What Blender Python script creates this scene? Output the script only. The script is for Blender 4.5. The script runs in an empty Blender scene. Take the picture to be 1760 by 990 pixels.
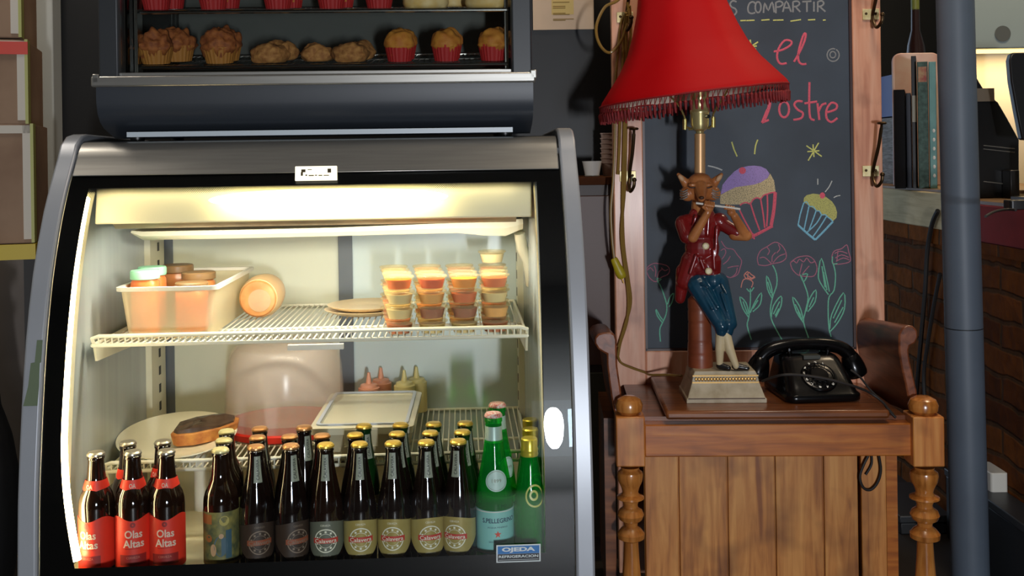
import bpy, bmesh, math, random
from mathutils import Matrix, Vector, noise

random.seed(7)
S = bpy.context.scene
COL = S.collection
R = math.radians
# ------------------------------------------------------------------ camera
FPX, ZC, ROLL, HX, HY = 1800.0, 1.08, 0.0145, 880.0, 270.0   # focal length and horizon in pixels of the 1760x990 frame
cd = bpy.data.cameras.new('camera')
cam = bpy.data.objects.new('camera', cd)
COL.objects.link(cam)
cd.sensor_fit = 'HORIZONTAL'
cd.sensor_width = 36.0
cd.lens = 36.0 * FPX / 1760.0
cd.shift_y = -(495.0 - HY) / 1760.0
cd.clip_start = 0.02
cam.matrix_world = Matrix.Translation((0, 0, ZC)) @ Matrix.Rotation(math.pi / 2, 4, 'X') @ Matrix.Rotation(-ROLL, 4, 'Z')
S.camera = cam
# ------------------------------------------------------------------ light and exposure
S.view_settings.view_transform = 'Standard'
S.view_settings.look = 'None'
S.view_settings.gamma = 1.0
S.view_settings.use_curve_mapping = False
S.view_settings.exposure = 0.0
S.cycles.transparent_max_bounces = 32
S.cycles.max_bounces = 8
S.cycles.sample_clamp_indirect = 4.0
S.cycles.caustics_reflective = False
S.cycles.caustics_refractive = False
W = bpy.data.worlds.new('daylight')
S.world = W
W.use_nodes = True
W.node_tree.nodes['Background'].inputs[0].default_value = (0.62, 0.78, 1.0, 1)
W.node_tree.nodes['Background'].inputs[1].default_value = 1.2

def area(name, loc, target, sx, sy, power, rgb, spread=180):
    l = bpy.data.lights.new(name, 'AREA')
    l.shape = 'RECTANGLE'; l.size = sx; l.size_y = sy; l.energy = power; l.color = rgb; l.spread = R(spread)
    o = bpy.data.objects.new(name, l); COL.objects.link(o)
    d = Vector(target) - Vector(loc)
    o.matrix_world = Matrix.Translation(loc) @ d.to_track_quat('-Z', 'Y').to_matrix().to_4x4()
    return o
area('window_daylight', (.555, -1.99, .745), (0.5, 2.0, .92), 0.10, 0.34, 60, (0.96, 0.97, 1.0)).data.shape = 'ELLIPSE'
area('window_sky_light', (.80, -1.99, .74), (0.7, 2.0, .9), 0.34, 0.30, 12, (0.55, 0.74, 1.0))
area('overhead_fill_light', (0.75, 1.75, 2.72), (0.75, 1.9, 0), 0.5, 0.5, 13, (1.0, 0.84, 0.66))  # added warm fill for the room's ambience, no known lamp here
area('left_fill_light', (-1.55, 1.9, 2.72), (-1.5, 2.6, 0), 0.3, 0.3, 12, (1.0, 0.9, 0.78))  # added fill that brightens the pale trim and cartons
area('kitchen_fill_light', (1.75, 3.0, 2.70), (1.55, 3.0, 0), 0.4, 0.4, 16, (1.0, 0.78, 0.52))  # added warm fill for the brick wall and counter side

# ------------------------------------------------------------------ helpers
def lin(c):
    def g(x):
        x /= 255.0
        return x / 12.92 if x <= 0.04045 else ((x + 0.055) / 1.055) ** 2.4
    return (g(c[0]), g(c[1]), g(c[2]), 1.0)

def frame(loc, rz):
    return Matrix.Translation(loc) @ Matrix.Rotation(rz, 4, 'Z')
WD = Matrix.Identity(4)
FR = frame((-0.327, 1.65, 0), 0.05)       # the refrigerated counter
CH = frame((0.585, 2.32, 0), -0.035)      # the hall chair

def ray(F, px, py):
    a, b = px - HX, py - HY
    c, s = math.cos(ROLL), math.sin(ROLL)
    u, v = a * c - b * s, a * s + b * c
    I = F.inverted()
    o = I @ Vector((0, 0, ZC))
    return o, (I @ Vector((u / FPX, 1, ZC - v / FPX))) - o
def hit(F, px, py, y):
    o, d = ray(F, px, py)
    return o + d * ((y - o.y) / d.y)
def hitz(F, px, py, z):
    o, d = ray(F, px, py)
    return o + d * ((z - o.z) / d.z)

class MB:
    def __init__(s): s.v = []; s.f = []
    def add(s, vs, fs):
        n = len(s.v); s.v += [Vector(p) for p in vs]; s.f += [[i + n for i in q] for q in fs]; return s
    def box(s, x0, x1, y0, y1, z0, z1):
        vs = [(x0,y0,z0),(x1,y0,z0),(x1,y1,z0),(x0,y1,z0),(x0,y0,z1),(x1,y0,z1),(x1,y1,z1),(x0,y1,z1)]
        return s.add(vs, [(0,3,2,1),(4,5,6,7),(0,1,5,4),(1,2,6,5),(2,3,7,6),(3,0,4,7)])
    def rings(s, rs, closed=True, caps=True, loop=False):
        n = len(rs[0]); k = len(rs); vs = [p for r in rs for p in r]; fs = []
        for i in range(k if loop else k - 1):
            for j in range(n if closed else n - 1):
                a, b = i * n + j, i * n + (j + 1) % n
                c, d = ((i + 1) % k) * n + (j + 1) % n, ((i + 1) % k) * n + j
                fs.append((a, b, c, d))
        if caps and not loop and closed:
            fs.append(tuple(reversed(range(n)))); fs.append(tuple((k - 1) * n + j for j in range(n)))
        return s.add(vs, fs)
    def lathe(s, prof, n=32, M=None, mod=None, caps=True):
        rs = []
        for r, z in prof:
            ring = []
            for j in range(n):
                a = 2 * math.pi * j / n
                q = r * (mod(a, r, z) if mod else 1)
                p = Vector((q * math.cos(a), q * math.sin(a), z))
                ring.append(M @ p if M else p)
            rs.append(ring)
        return s.rings(rs, caps=caps)
    def tube(s, pts, r, n=8, loop=False, flat=None):
        pts = [Vector(p) for p in pts]; k = len(pts)
        rr = r if isinstance(r, (list, tuple)) else [r] * k
        up = None; rs = []
        for i in range(k):
            if loop: t = pts[(i + 1) % k] - pts[i - 1]
            else: t = pts[min(i + 1, k - 1)] - pts[max(i - 1, 0)]
            if t.length < 1e-9: t = Vector((0, 0, 1))
            t.normalize()
            if up is None:
                up = Vector((0, 1, 0)) if abs(t.y) < 0.9 else Vector((1, 0, 0))
            up = (up - t * up.dot(t)); up.normalize()
            w = t.cross(up)
            rs.append([pts[i] + (w * math.cos(2*math.pi*j/n) + up * math.sin(2*math.pi*j/n) * (flat or 1)) * rr[i] for j in range(n)])
        return s.rings(rs, loop=loop)
    def prism(s, poly, a, b, ax='y'):
        def P(u, w, t):
            return {'y': (u, t, w), 'x': (t, u, w), 'z': (u, w, t)}[ax]
        n = len(poly)
        return s.add([P(u, w, a) for u, w in poly] + [P(u, w, b) for u, w in poly],
                     [tuple(range(n)), tuple(reversed(range(n, 2 * n)))] + [(i, i + n, (i + 1) % n + n, (i + 1) % n) for i in range(n)])
    def ell(s, c, r, M=None, n=16, m=10):
        rs = []
        for i in range(m + 1):
            t = math.pi * i / m
            t = min(max(t, 0.02), math.pi - 0.02)
            ring = []
            for j in range(n):
                a = 2 * math.pi * j / n
                p = Vector((r[0]*math.sin(t)*math.cos(a), r[1]*math.sin(t)*math.sin(a), -r[2]*math.cos(t)))
                if M: p = M @ p
                ring.append(p + Vector(c))
            rs.append(ring)
        return s.rings(rs)
    def cap(s, a, ra, b, rb, n=12):
        a, b = Vector(a), Vector(b); d = (b - a).normalized()
        pts, rr = [], []
        for i in range(5):
            t = math.pi / 2 * (1 - i / 4); pts.append(a - d * ra * math.sin(t)); rr.append(max(ra * math.cos(t), 1e-4))
        for i in range(5):
            t = math.pi / 2 * i / 4; pts.append(b + d * rb * math.sin(t)); rr.append(max(rb * math.cos(t), 1e-4))
        return s.tube(pts, rr, n)
    def rbox(s, x0, x1, y0, y1, z0, z1, r, taper=0.0, n=5):
        """box with rounded vertical corners; taper shrinks the bottom"""
        def ring(z, d):
            out = []
            for cx, cy, a0 in ((x1-r, y1-r, 0), (x0+r, y1-r, 90), (x0+r, y0+r, 180), (x1-r, y0+r, 270)):
                for i in range(n + 1):
                    a = R(a0 + 90 * i / n); out.append((cx + r*math.cos(a), cy + r*math.sin(a), z))
            mx, my = (x0+x1)/2, (y0+y1)/2
            sx, sy = 1 - 2*d/(x1-x0), 1 - 2*d/(y1-y0)
            return [((p[0]-mx)*sx+mx, (p[1]-my)*sy+my, p[2]) for p in out]
        return s.rings([ring(z0, taper), ring(z1, 0)])
    def xf(s, M):
        s.v = [M @ p for p in s.v]; return s
    def build(s, name, m, parent=None, ang=35, bev=0, loc=None):
        me = bpy.data.meshes.new(name)
        me.from_pydata([tuple(p) for p in s.v], [], s.f)
        bm = bmesh.new(); bm.from_mesh(me)
        bmesh.ops.recalc_face_normals(bm, faces=bm.faces)
        bm.to_mesh(me); bm.free()
        if ang:
            for p in me.polygons: p.use_smooth = True
            me.set_sharp_from_angle(angle=R(ang))
        me.materials.append(m)
        o = bpy.data.objects.new(name, me); COL.objects.link(o)
        if parent: o.parent = parent
        if loc is not None: o.location = loc
        if bev:
            b = o.modifiers.new('bevel', 'BEVEL'); b.width = bev; b.segments = 2; b.limit_method = 'ANGLE'; b.angle_limit = R(40)
        return o

def thing(name, label, cat, F=WD, loc=(0, 0, 0), rz=0, group=None):
    o = bpy.data.objects.new(name, None); COL.objects.link(o)
    o.empty_display_size = 0.05
    o.matrix_world = F @ Matrix.Translation(loc) @ Matrix.Rotation(rz, 4, 'Z')
    return tag(o, label, cat, group)
def tag(o, label, cat, group=None):
    o['label'] = label; o['category'] = cat
    if group: o['group'] = group
    return o
def struct(o):
    o['kind'] = 'structure'; return o
def dup(root, M, label, group=None):
    def cp(o, par):
        c = o.copy(); COL.objects.link(c)
        if par: c.parent = par
        for ch in o.children: cp(ch, c)
        return c
    r = cp(root, None); r.matrix_world = M
    r['label'] = label
    if group: r['group'] = group
    return r

def organic(mb, name, m, parent, vox=0.002, smooth=6):
    o = mb.build(name, m, parent, ang=0)
    for p in o.data.polygons: p.use_smooth = True
    r = o.modifiers.new('remesh', 'REMESH'); r.mode = 'VOXEL'; r.voxel_size = vox; r.use_smooth_shade = True
    q = o.modifiers.new('smooth', 'SMOOTH'); q.iterations = smooth; q.factor = 0.5
    return o

# ---- flat shapes and lettering
def text2d(t, width=None, height=None, bold=0.0):
    cu = bpy.data.curves.new('txt', 'FONT'); cu.body = t; cu.size = 1.0; cu.align_x = 'CENTER'; cu.offset = bold
    cu.resolution_u = 3
    o = bpy.data.objects.new('txt', cu)
    me = bpy.data.meshes.new_from_object(o)
    vs = [(p.co.x, p.co.y) for p in me.vertices]; fs = [tuple(p.vertices) for p in me.polygons]
    bpy.data.objects.remove(o); bpy.data.curves.remove(cu); bpy.data.meshes.remove(me)
    x0, x1 = min(p[0] for p in vs), max(p[0] for p in vs); y0, y1 = min(p[1] for p in vs), max(p[1] for p in vs)
    sx = width / (x1 - x0) if width else height / (y1 - y0)
    sy = height / (y1 - y0) if height else sx
    return [((x - (x0+x1)/2) * sx, (y - (y0+y1)/2) * sy) for x, y in vs], fs
def disc2d(r0, r1, n=28, cx=0, cy=0, ry=1.0):
    if r0 <= 0:
        return [(cx + r1*math.cos(2*math.pi*i/n), cy + ry*r1*math.sin(2*math.pi*i/n)) for i in range(n)], [tuple(range(n))]
    vs = []
    for q in (r0, r1): vs += [(cx + q*math.cos(2*math.pi*i/n), cy + ry*q*math.sin(2*math.pi*i/n)) for i in range(n)]
    return vs, [(i, (i+1) % n, (i+1) % n + n, i + n) for i in range(n)]
def rect2d(x0, x1, y0, y1, nx=8):
    vs = []
    for i in range(nx + 1):
        x = x0 + (x1-x0)*i/nx; vs += [(x, y0), (x, y1)]
    return vs, [(2*i, 2*i+2, 2*i+3, 2*i+1) for i in range(nx)]
def star2d(r, cx=0, cy=0):
    vs = [(cx + (r if i % 2 == 0 else r*.42)*math.sin(math.pi*i/5), cy + (r if i % 2 == 0 else r*.42)*math.cos(math.pi*i/5)) for i in range(10)]
    return vs, [tuple(range(10))]
def moved(sh, dx, dy, rot=0):
    c, s = math.cos(rot), math.sin(rot)
    return [(x*c - y*s + dx, x*s + y*c + dy) for x, y in sh[0]], sh[1]
def wrapped(mb, sh, r, z, a0=0.0):
    """lay a flat shape on an upright cylinder of radius r; angle 0 faces -y"""
    return mb.add([(r*math.sin(a0 + x/r), -r*math.cos(a0 + x/r), z + y) for x, y in sh[0]], sh[1])
def flatxz(mb, sh, x, y, z):
    return mb.add([(x + p[0], y, z + p[1]) for p in sh[0]], sh[1])

# ------------------------------------------------------------------ materials
MT = {}
def nt(name):
    m = bpy.data.materials.new(name); m.use_nodes = True
    t = m.node_tree; b = t.nodes['Principled BSDF']; MT[name] = m
    return m, t, b
def mat(name, rgb, rough=0.5, metal=0.0, var=0.0, scale=20, bump=0.0, coat=0.0, emit=None, espower=0, spec=0.5, rgb2=None, sss=0, stretch=None, wear=None):
    m, t, b = nt(name)
    b.inputs['Base Color'].default_value = lin(rgb); b.inputs['Roughness'].default_value = rough
    b.inputs['Metallic'].default_value = metal; b.inputs['Coat Weight'].default_value = coat
    b.inputs['Specular IOR Level'].default_value = spec
    if sss:
        b.inputs['Subsurface Weight'].default_value = sss; b.inputs['Subsurface Radius'].default_value = (0.02, 0.012, 0.006)
        b.inputs['Subsurface Scale'].default_value = 0.5
    if emit:
        b.inputs['Emission Color'].default_value = lin(emit); b.inputs['Emission Strength'].default_value = espower
    if var or bump or rgb2:
        tc = t.nodes.new('ShaderNodeTexCoord'); mp = t.nodes.new('ShaderNodeMapping'); n = t.nodes.new('ShaderNodeTexNoise')
        n.inputs['Scale'].default_value = scale; n.inputs['Detail'].default_value = 5
        if stretch: mp.inputs['Scale'].default_value = stretch
        t.links.new(tc.outputs['Object'], mp.inputs[0]); t.links.new(mp.outputs[0], n.inputs['Vector'])
        if var or rgb2:
            r = t.nodes.new('ShaderNodeValToRGB')
            c1 = lin(rgb); c2 = lin(rgb2) if rgb2 else tuple(x * (1 - var) for x in c1[:3]) + (1,)
            r.color_ramp.elements[0].position = 0.35; r.color_ramp.elements[1].position = 0.65
            r.color_ramp.elements[0].color = c2; r.color_ramp.elements[1].color = c1
            t.links.new(n.outputs['Fac'], r.inputs[0]); t.links.new(r.outputs[0], b.inputs['Base Color'])
        if bump:
            bp = t.nodes.new('ShaderNodeBump'); bp.inputs['Strength'].default_value = bump; bp.inputs['Distance'].default_value = 0.003
            t.links.new(n.outputs['Fac'], bp.inputs['Height']); t.links.new(bp.outputs[0], b.inputs['Normal'])
    return m
def wood(name, dark, mid, light, axis='z', rough=0.38, coat=0.25, knots=True):
    m, t, b = nt(name); N = t.nodes; L = t.links
    tc = N.new('ShaderNodeTexCoord'); mp = N.new('ShaderNodeMapping')
    sc = {'x': (1.2, 14, 14), 'z': (14, 14, 1.2), 'y': (14, 1.2, 14)}[axis]; mp.inputs['Scale'].default_value = sc
    n1 = N.new('ShaderNodeTexNoise'); n1.inputs['Scale'].default_value = 4.0; n1.inputs['Detail'].default_value = 8; n1.inputs['Distortion'].default_value = 0.6
    n2 = N.new('ShaderNodeTexNoise'); n2.inputs['Scale'].default_value = 7.0; n2.inputs['Detail'].default_value = 3
    L.new(tc.outputs['Object'], mp.inputs[0]); L.new(mp.outputs[0], n1.inputs['Vector']); L.new(tc.outputs['Object'], n2.inputs['Vector'])
    r = N.new('ShaderNodeValToRGB'); e = r.color_ramp.elements
    e[0].position = 0.28; e[0].color = lin(dark); e[1].position = 0.72; e[1].color = lin(light)
    k = e.new(0.48); k.color = lin(mid)
    L.new(n1.outputs['Fac'], r.inputs[0])
    r2 = N.new('ShaderNodeValToRGB'); r2.color_ramp.elements[0].position = 0.30; r2.color_ramp.elements[1].position = 0.46
    r2.color_ramp.elements[0].color = (0.45, 0.40, 0.38, 1); r2.color_ramp.elements[1].color = (1, 1, 1, 1)
    L.new(n2.outputs['Fac'], r2.inputs[0])
    mx = N.new('ShaderNodeMix'); mx.data_type = 'RGBA'; mx.blend_type = 'MULTIPLY'; mx.inputs[0].default_value = 0.8 if knots else 0.3
    L.new(r.outputs[0], mx.inputs[6]); L.new(r2.outputs[0], mx.inputs[7]); L.new(mx.outputs[2], b.inputs['Base Color'])
    b.inputs['Roughness'].default_value = rough; b.inputs['Coat Weight'].default_value = coat; b.inputs['Coat Roughness'].default_value = 0.2
    bp = N.new('ShaderNodeBump'); bp.inputs['Strength'].default_value = 0.12; bp.inputs['Distance'].default_value = 0.002
    L.new(n1.outputs['Fac'], bp.inputs['Height']); L.new(bp.outputs[0], b.inputs['Normal'])
    return m
def clear(name, tint, amount, rgb, rough=0.15, body=True):
    """see-through plastic or glass: 'amount' of tinted transparency over a glossy body"""
    m, t, b = nt(name); N = t.nodes; L = t.links
    b.inputs['Base Color'].default_value = lin(rgb); b.inputs['Roughness'].default_value = rough
    tr = N.new('ShaderNodeBsdfTransparent'); tr.inputs[0].default_value = lin(tint)
    mx = N.new('ShaderNodeMixShader'); mx.inputs[0].default_value = amount
    L.new(b.outputs[0], mx.inputs[1]); L.new(tr.outputs[0], mx.inputs[2]); L.new(mx.outputs[0], N['Material Output'].inputs[0])
    return m
def pane(name, ior=1.45, tint=(250, 252, 250), rough=0.0):
    m, t, b = nt(name); N = t.nodes; L = t.links
    g = N.new('ShaderNodeBsdfGlossy'); g.inputs['Roughness'].default_value = rough
    tr = N.new('ShaderNodeBsdfTransparent'); tr.inputs[0].default_value = lin(tint)
    fr = N.new('ShaderNodeFresnel'); fr.inputs[0].default_value = ior
    mx = N.new('ShaderNodeMixShader')
    L.new(fr.outputs[0], mx.inputs[0]); L.new(tr.outputs[0], mx.inputs[1]); L.new(g.outputs[0], mx.inputs[2]); L.new(mx.outputs[0], N['Material Output'].inputs[0])
    return m
def lampmat(name, rgb, power):
    m, t, b = nt(name); N = t.nodes
    e = N.new('ShaderNodeEmission'); e.inputs[0].default_value = lin(rgb); e.inputs[1].default_value = power
    t.links.new(e.outputs[0], N['Material Output'].inputs[0]); return m

blackwall = mat('black_wall_paint', (13, 13, 14), 0.5, var=0.3, scale=3)
whitewall = mat('white_wall_paint', (176, 176, 168), 0.7, var=0.08, scale=4)
greywall = mat('grey_wall_paint', (112, 104, 98), 0.8, var=0.15, scale=4)
ceilm = mat('ceiling_paint', (150, 145, 138), 0.8)
floorm = mat('floor_tile', (46, 38, 32), 0.55, var=0.3, scale=6)
silver = mat('silver_edge', (168, 172, 178), 0.38, 0.25, var=0.06, scale=9)
alum = mat('brushed_aluminium', (168, 166, 160), 0.32, 0.75, var=0.12, scale=8, stretch=(1, 20, 20))
frit = mat('black_glass_border', (8, 8, 8), 0.3, spec=0.2)
blackm = mat('black_metal', (18, 19, 20), 0.38)
liner = mat('cream_liner', (226, 222, 196), 0.4, var=0.05, scale=5)
linerblue = mat('rear_panel_white', (204, 218, 218), 0.28, var=0.05, scale=3)
sidewallm = mat('grey_side_lining', (176, 184, 184), 0.25, var=0.12, scale=5, stretch=(1, 6, .3))
darkstrip = mat('dark_grey_strip', (92, 98, 104), 0.35)
stainmetal = mat('stained_metal', (150, 140, 118), 0.5, 0.2, rgb2=(110, 96, 76), scale=8)
wirew = mat('white_coated_wire', (242, 240, 222), 0.35)
tubewarm = lampmat('warm_tube_light', (255, 228, 168), 30.0)
tubelong = lampmat('long_tube_light', (255, 236, 180), 8.0)
tubetop = lampmat('top_tube_glow', (255, 234, 170), 20.0)
badgelit = lampmat('lit_badge', (255, 246, 214), 1.6)
glassf = pane('curved_glass', 1.45)
glassc = pane('case_glass', 1.35)
slotm = mat('dark_slot', (40, 40, 38), 0.6)
steel = mat('stainless_steel', (170, 170, 168), 0.22, 0.9, var=0.15, scale=4, stretch=(1, 10, 10))
chrome = mat('chrome_wire', (200, 200, 198), 0.15, 1.0)
casegrey = mat('dark_grey_plastic', (46, 49, 52), 0.42)
bullm = mat('case_base_enamel', (48, 53, 60), 0.42)
whiteplastic = mat('white_plastic', (226, 224, 214), 0.4)
paper = mat('note_paper', (222, 194, 164), 0.8, var=0.05)
inkm = mat('pale_ink', (150, 120, 60), 0.8)
# ------------------------------------------------------------------ the room
def brickmat():
    m, t, b = nt('old_brick'); N = t.nodes; L = t.links
    tc = N.new('ShaderNodeTexCoord'); sp = N.new('ShaderNodeSeparateXYZ'); cb = N.new('ShaderNodeCombineXYZ')
    L.new(tc.outputs['Object'], sp.inputs[0]); L.new(sp.outputs['Y'], cb.inputs[0]); L.new(sp.outputs['Z'], cb.inputs[1])
    ns = N.new('ShaderNodeTexNoise'); ns.inputs['Scale'].default_value = 9; ns.inputs['Detail'].default_value = 4
    L.new(tc.outputs['Object'], ns.inputs['Vector'])
    va = N.new('ShaderNodeVectorMath'); va.operation = 'MULTIPLY_ADD'; va.inputs[1].default_value = (0.03, 0.03, 0)
    L.new(ns.outputs['Color'], va.inputs[0]); L.new(cb.outputs[0], va.inputs[2])
    br = N.new('ShaderNodeTexBrick'); br.inputs['Scale'].default_value = 1.0
    br.inputs['Brick Width'].default_value = 0.24; br.inputs['Row Height'].default_value = 0.072; br.inputs['Mortar Size'].default_value = 0.009
    br.inputs['Mortar Smooth'].default_value = 0.6
    br.inputs['Color1'].default_value = lin((160, 92, 36)); br.inputs['Color2'].default_value = lin((108, 58, 24)); br.inputs['Mortar'].default_value = lin((104, 72, 44))
    L.new(va.outputs[0], br.inputs['Vector'])
    n2 = N.new('ShaderNodeTexNoise'); n2.inputs['Scale'].default_value = 26; n2.inputs['Detail'].default_value = 6
    L.new(tc.outputs['Object'], n2.inputs['Vector'])
    mx = N.new('ShaderNodeMix'); mx.data_type = 'RGBA'; mx.blend_type = 'MULTIPLY'; mx.inputs[0].default_value = 0.7
    L.new(br.outputs['Color'], mx.inputs[6]); L.new(n2.outputs['Fac'], mx.inputs[7]); L.new(mx.outputs[2], b.inputs['Base Color'])
    bp = N.new('ShaderNodeBump'); bp.inputs['Strength'].default_value = 0.55; bp.inputs['Distance'].default_value = 0.010
    ad = N.new('ShaderNodeMath'); ad.operation = 'SUBTRACT'; L.new(n2.outputs['Fac'], ad.inputs[0]); L.new(br.outputs['Fac'], ad.inputs[1])
    L.new(ad.outputs[0], bp.inputs['Height']); L.new(bp.outputs[0], b.inputs['Normal']); b.inputs['Roughness'].default_value = 0.9; b.inputs['Specular IOR Level'].default_value = .08
    return m
brick = brickmat()
struct(MB().box(-2.3, 3.3, -2.1, 5.3, -0.1, 0).build('floor', floorm))
struct(MB().box(-2.3, 3.3, -2.1, 5.3, 2.8, 2.9).build('ceiling', ceilm))
struct(MB().box(-2.4, -2.3, -2.1, 5.3, 0, 2.8).build('wall_left', whitewall))
struct(MB().box(3.3, 3.4, -2.1, 5.3, 0, 2.8).build('wall_right', whitewall))
struct(MB().box(-1.335, 1.0, 3.05, 3.15, 0, 2.8).build('wall_back', blackwall))
struct(MB().box(-2.3, -1.335, 3.05, 3.15, 0, 2.8).build('wall_back_left', greywall))
struct(MB().box(0.9, 3.3, 5.2, 5.3, 0, 2.8).build('wall_back_right', blackwall))
p0, p1 = hit(WD, 44, 120, 3.0), hit(WD, 94, 120, 3.0)
struct(MB().box(p0.x, p1.x, 2.99, 3.05, 0.62, 2.8).build('trim_1', whitewall, bev=0.004))
struct(MB().box(-2.3, -1.335, 3.035, 3.05, 0, 0.09).build('baseboard_back', mat('dark_baseboard', (40, 34, 30), 0.5)))
# front wall behind the camera with a low window
wf = MB()
wf.box(-2.3, 0.42, -2.1, -2.0, 0, 2.8).box(0.42, 1.04, -2.1, -2.0, 0, 0.48).box(0.42, 1.04, -2.1, -2.0, 1.04, 2.8).box(1.04, 3.3, -2.1, -2.0, 0, 2.8)
struct(wf.build('wall_front', greywall))
framew = mat('window_frame_paint', (120, 110, 96), 0.5)
x0, x1, z0, z1 = .42, 1.04, .48, 1.04
wn = MB().box(x0, x0 + .03, -2.09, -2.02, z0, z1).box(x1 - .03, x1, -2.09, -2.02, z0, z1).box(x0 + .03, x1 - .03, -2.09, -2.02, z0, z0 + .03).box(x0 + .03, x1 - .03, -2.09, -2.02, z1 - .03, z1)
wn.box(.715, .728, -2.08, -2.03, z0 + .03, z1 - .03)
w1 = struct(wn.build('window_1', framew))
MB().box(x0 + .03, x1 - .03, -2.075, -2.07, z0 + .03, z1 - .03).build('window_pane', glassc, w1)
# low brick wall on the right
struct(MB().box(1.275, 1.40, 1.2, 5.2, 0, 0.80).build('wall_brick', brick))
struct(MB().box(2.3, 2.4, 1.2, 5.2, 0, 2.8).build('wall_kitchen', mat('kitchen_grey', (128, 140, 140), 0.7, var=0.1, scale=3)))

# ------------------------------------------------------------------ refrigerated display counter
FRIDGE = thing('display_refrigerator', 'waist-high curved-glass refrigerated display counter with silver side edges, full of bottles and cups', 'refrigerator', FR)
PROF = [(0.0, 0.0), (0.0, 0.425), (0.006, 0.56), (0.023, 0.685), (0.042, 0.79), (0.068, 0.884), (0.096, 0.95), (0.125, 1.006), (0.165, 1.062), (0.21, 1.116)]
def prof(z):
    for (y0, z0), (y1, z1) in zip(PROF, PROF[1:]):
        if z <= z1: return y0 + (y1 - y0) * (z - z0) / (z1 - z0)
    return PROF[-1][0]
def smoothprof(z):
    return (prof(z - .03) + prof(z) * 2 + prof(z + .03)) / 4 if z > .05 else 0.0
ZS = [0.0, .2, .40, .4475, .5, .55, .6, .65, .7, .75, .8, .85, .9, .95, 1.0, 1.037, 1.062, 1.09, 1.112]
HW = 0.45
XL, XR = -0.402, 0.375          # inner lining
YB = 0.62                       # rear sliding panels
pol = [(smoothprof(z) - .008, z) for z in ZS] + [(0.222, 1.128), (0.25, 1.132), (0.72, 1.125), (0.72, 0)]
for sx in (-1, 1):
    x0, x1 = (-HW, -HW + .03) if sx < 0 else (HW - .03, HW)
    e = MB().prism(pol, x0, x1, 'x').build('side_panel', silver, FRIDGE, bev=0.004)
    if sx < 0:
        g = mat('green_chipped_paint', (98, 112, 86), 0.6)
        ch = []
        for z, a, b in ((.70, .004, .026), (.73, .010, .027), (.765, .012, .026), (.766, .018, .028), (.80, .019, .028)):
            y = smoothprof(z) - .0092
            ch.append([(x0 + a, y, z), (x0 + b, y, z)])
        q = MB()
        for r0, r1 in zip(ch, ch[1:]): q.add([r0[0], r0[1], r1[1], r1[0]], [(0, 1, 2, 3)])
        q.build('paint_chip', g, e)['label'] = 'patch of chipped paint showing green'
# cabinet body: base, back, top
b = MB().box(-.42, .42, .012, .70, .02, .385)
b.build('base_cabinet', blackm, FRIDGE)
MB().box(-.42, .42, YB + .03, .71, .385, 1.1).build('rear_frame', blackm, FRIDGE)
tp = MB().prism([(.19, 1.095), (.225, 1.118), (.71, 1.118), (.71, 1.09), (.19, 1.085)], -.42, .42, 'x')
tp.build('top_panel', casegrey, FRIDGE)
tr = [(smoothprof(z) - .004, z) for z in (1.058, 1.075, 1.09, 1.10)] + [(.205, 1.113), (.218, 1.117), (.225, 1.110), (.185, 1.058)]
MB().prism(tr, -.418, .418, 'x').build('top_trim', alum, FRIDGE, bev=.002)
# front glass and its black printed border
gp = MB()
zs = [.40 + (1.062 - .40) * i / 30 for i in range(31)]
gp.rings([[(x, smoothprof(z) + .001, z) for x in (-.419, -.2, 0, .2, .419)] for z in zs], closed=False)
gp.build('front_glass', glassf, FRIDGE)
bd = MB()
def strip(xa, xb, za, zb, off=.003, n=24):
    rs = []
    for i in range(n + 1):
        t = i / n; z = za + (zb - za) * t
        xl = xa(z) if callable(xa) else xa; xr = xb(z) if callable(xb) else xb
        rs.append([(xl, smoothprof(z) + off, z), (xr, smoothprof(z) + off, z)])
    return rs
BEND = lambda z: .028 * max(0, (.66 - z) / .22)**1.7
LB = lambda z: -.392 + .006 * (z - .45) / .6 + BEND(z)
RB = lambda z: .372 + .006 * (z - .45) / .6
bd.rings(strip(-.419, LB, .4475, 1.037), closed=False)
bd.rings(strip(RB, .419, .4475, 1.037), closed=False)
bd.rings(strip(-.419, .419, 1.037, 1.062), closed=False)
bd.rings(strip(-.419, .419, .40, .4475), closed=False)
bo = bd.build('black_border', frit, FRIDGE)
# dotted fade under the top border
def dots():
    m, t, b = nt('dotted_fade'); N = t.nodes; L = t.links
    tc = N.new('ShaderNodeTexCoord'); sp = N.new('ShaderNodeSeparateXYZ'); L.new(tc.outputs['Object'], sp.inputs[0])
    def mt(op, a, bb):
        n = N.new('ShaderNodeMath'); n.operation = op
        for i, q in enumerate((a, bb)):
            if q is None: continue
            if isinstance(q, (int, float)): n.inputs[i].default_value = q
            else: L.new(q, n.inputs[i])
        return n.outputs[0]
    k = 2 * math.pi / .0032
    sx = mt('SINE', mt('MULTIPLY', sp.outputs['X'], k), None); sz = mt('SINE', mt('MULTIPLY', sp.outputs['Z'], k), None)
    pr = mt('ADD', mt('MULTIPLY', mt('MULTIPLY', sx, sz), .5), .5)
    fade = mt('DIVIDE', mt('SUBTRACT', sp.outputs['Z'], 1.020), .017)
    msk = mt('LESS_THAN', pr, fade)
    trn = N.new('ShaderNodeBsdfTransparent'); mx = N.new('ShaderNodeMixShader')
    b.inputs['Base Color'].default_value = lin((8, 8, 8))
    L.new(msk, mx.inputs[0]); L.new(trn.outputs[0], mx.inputs[1]); L.new(b.outputs[0], mx.inputs[2]); L.new(mx.outputs[0], N['Material Output'].inputs[0])
    return m
MB().rings(strip(-.386, .376, 1.020, 1.037, n=3), closed=False).build('dotted_fade', dots(), FRIDGE)
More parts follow.
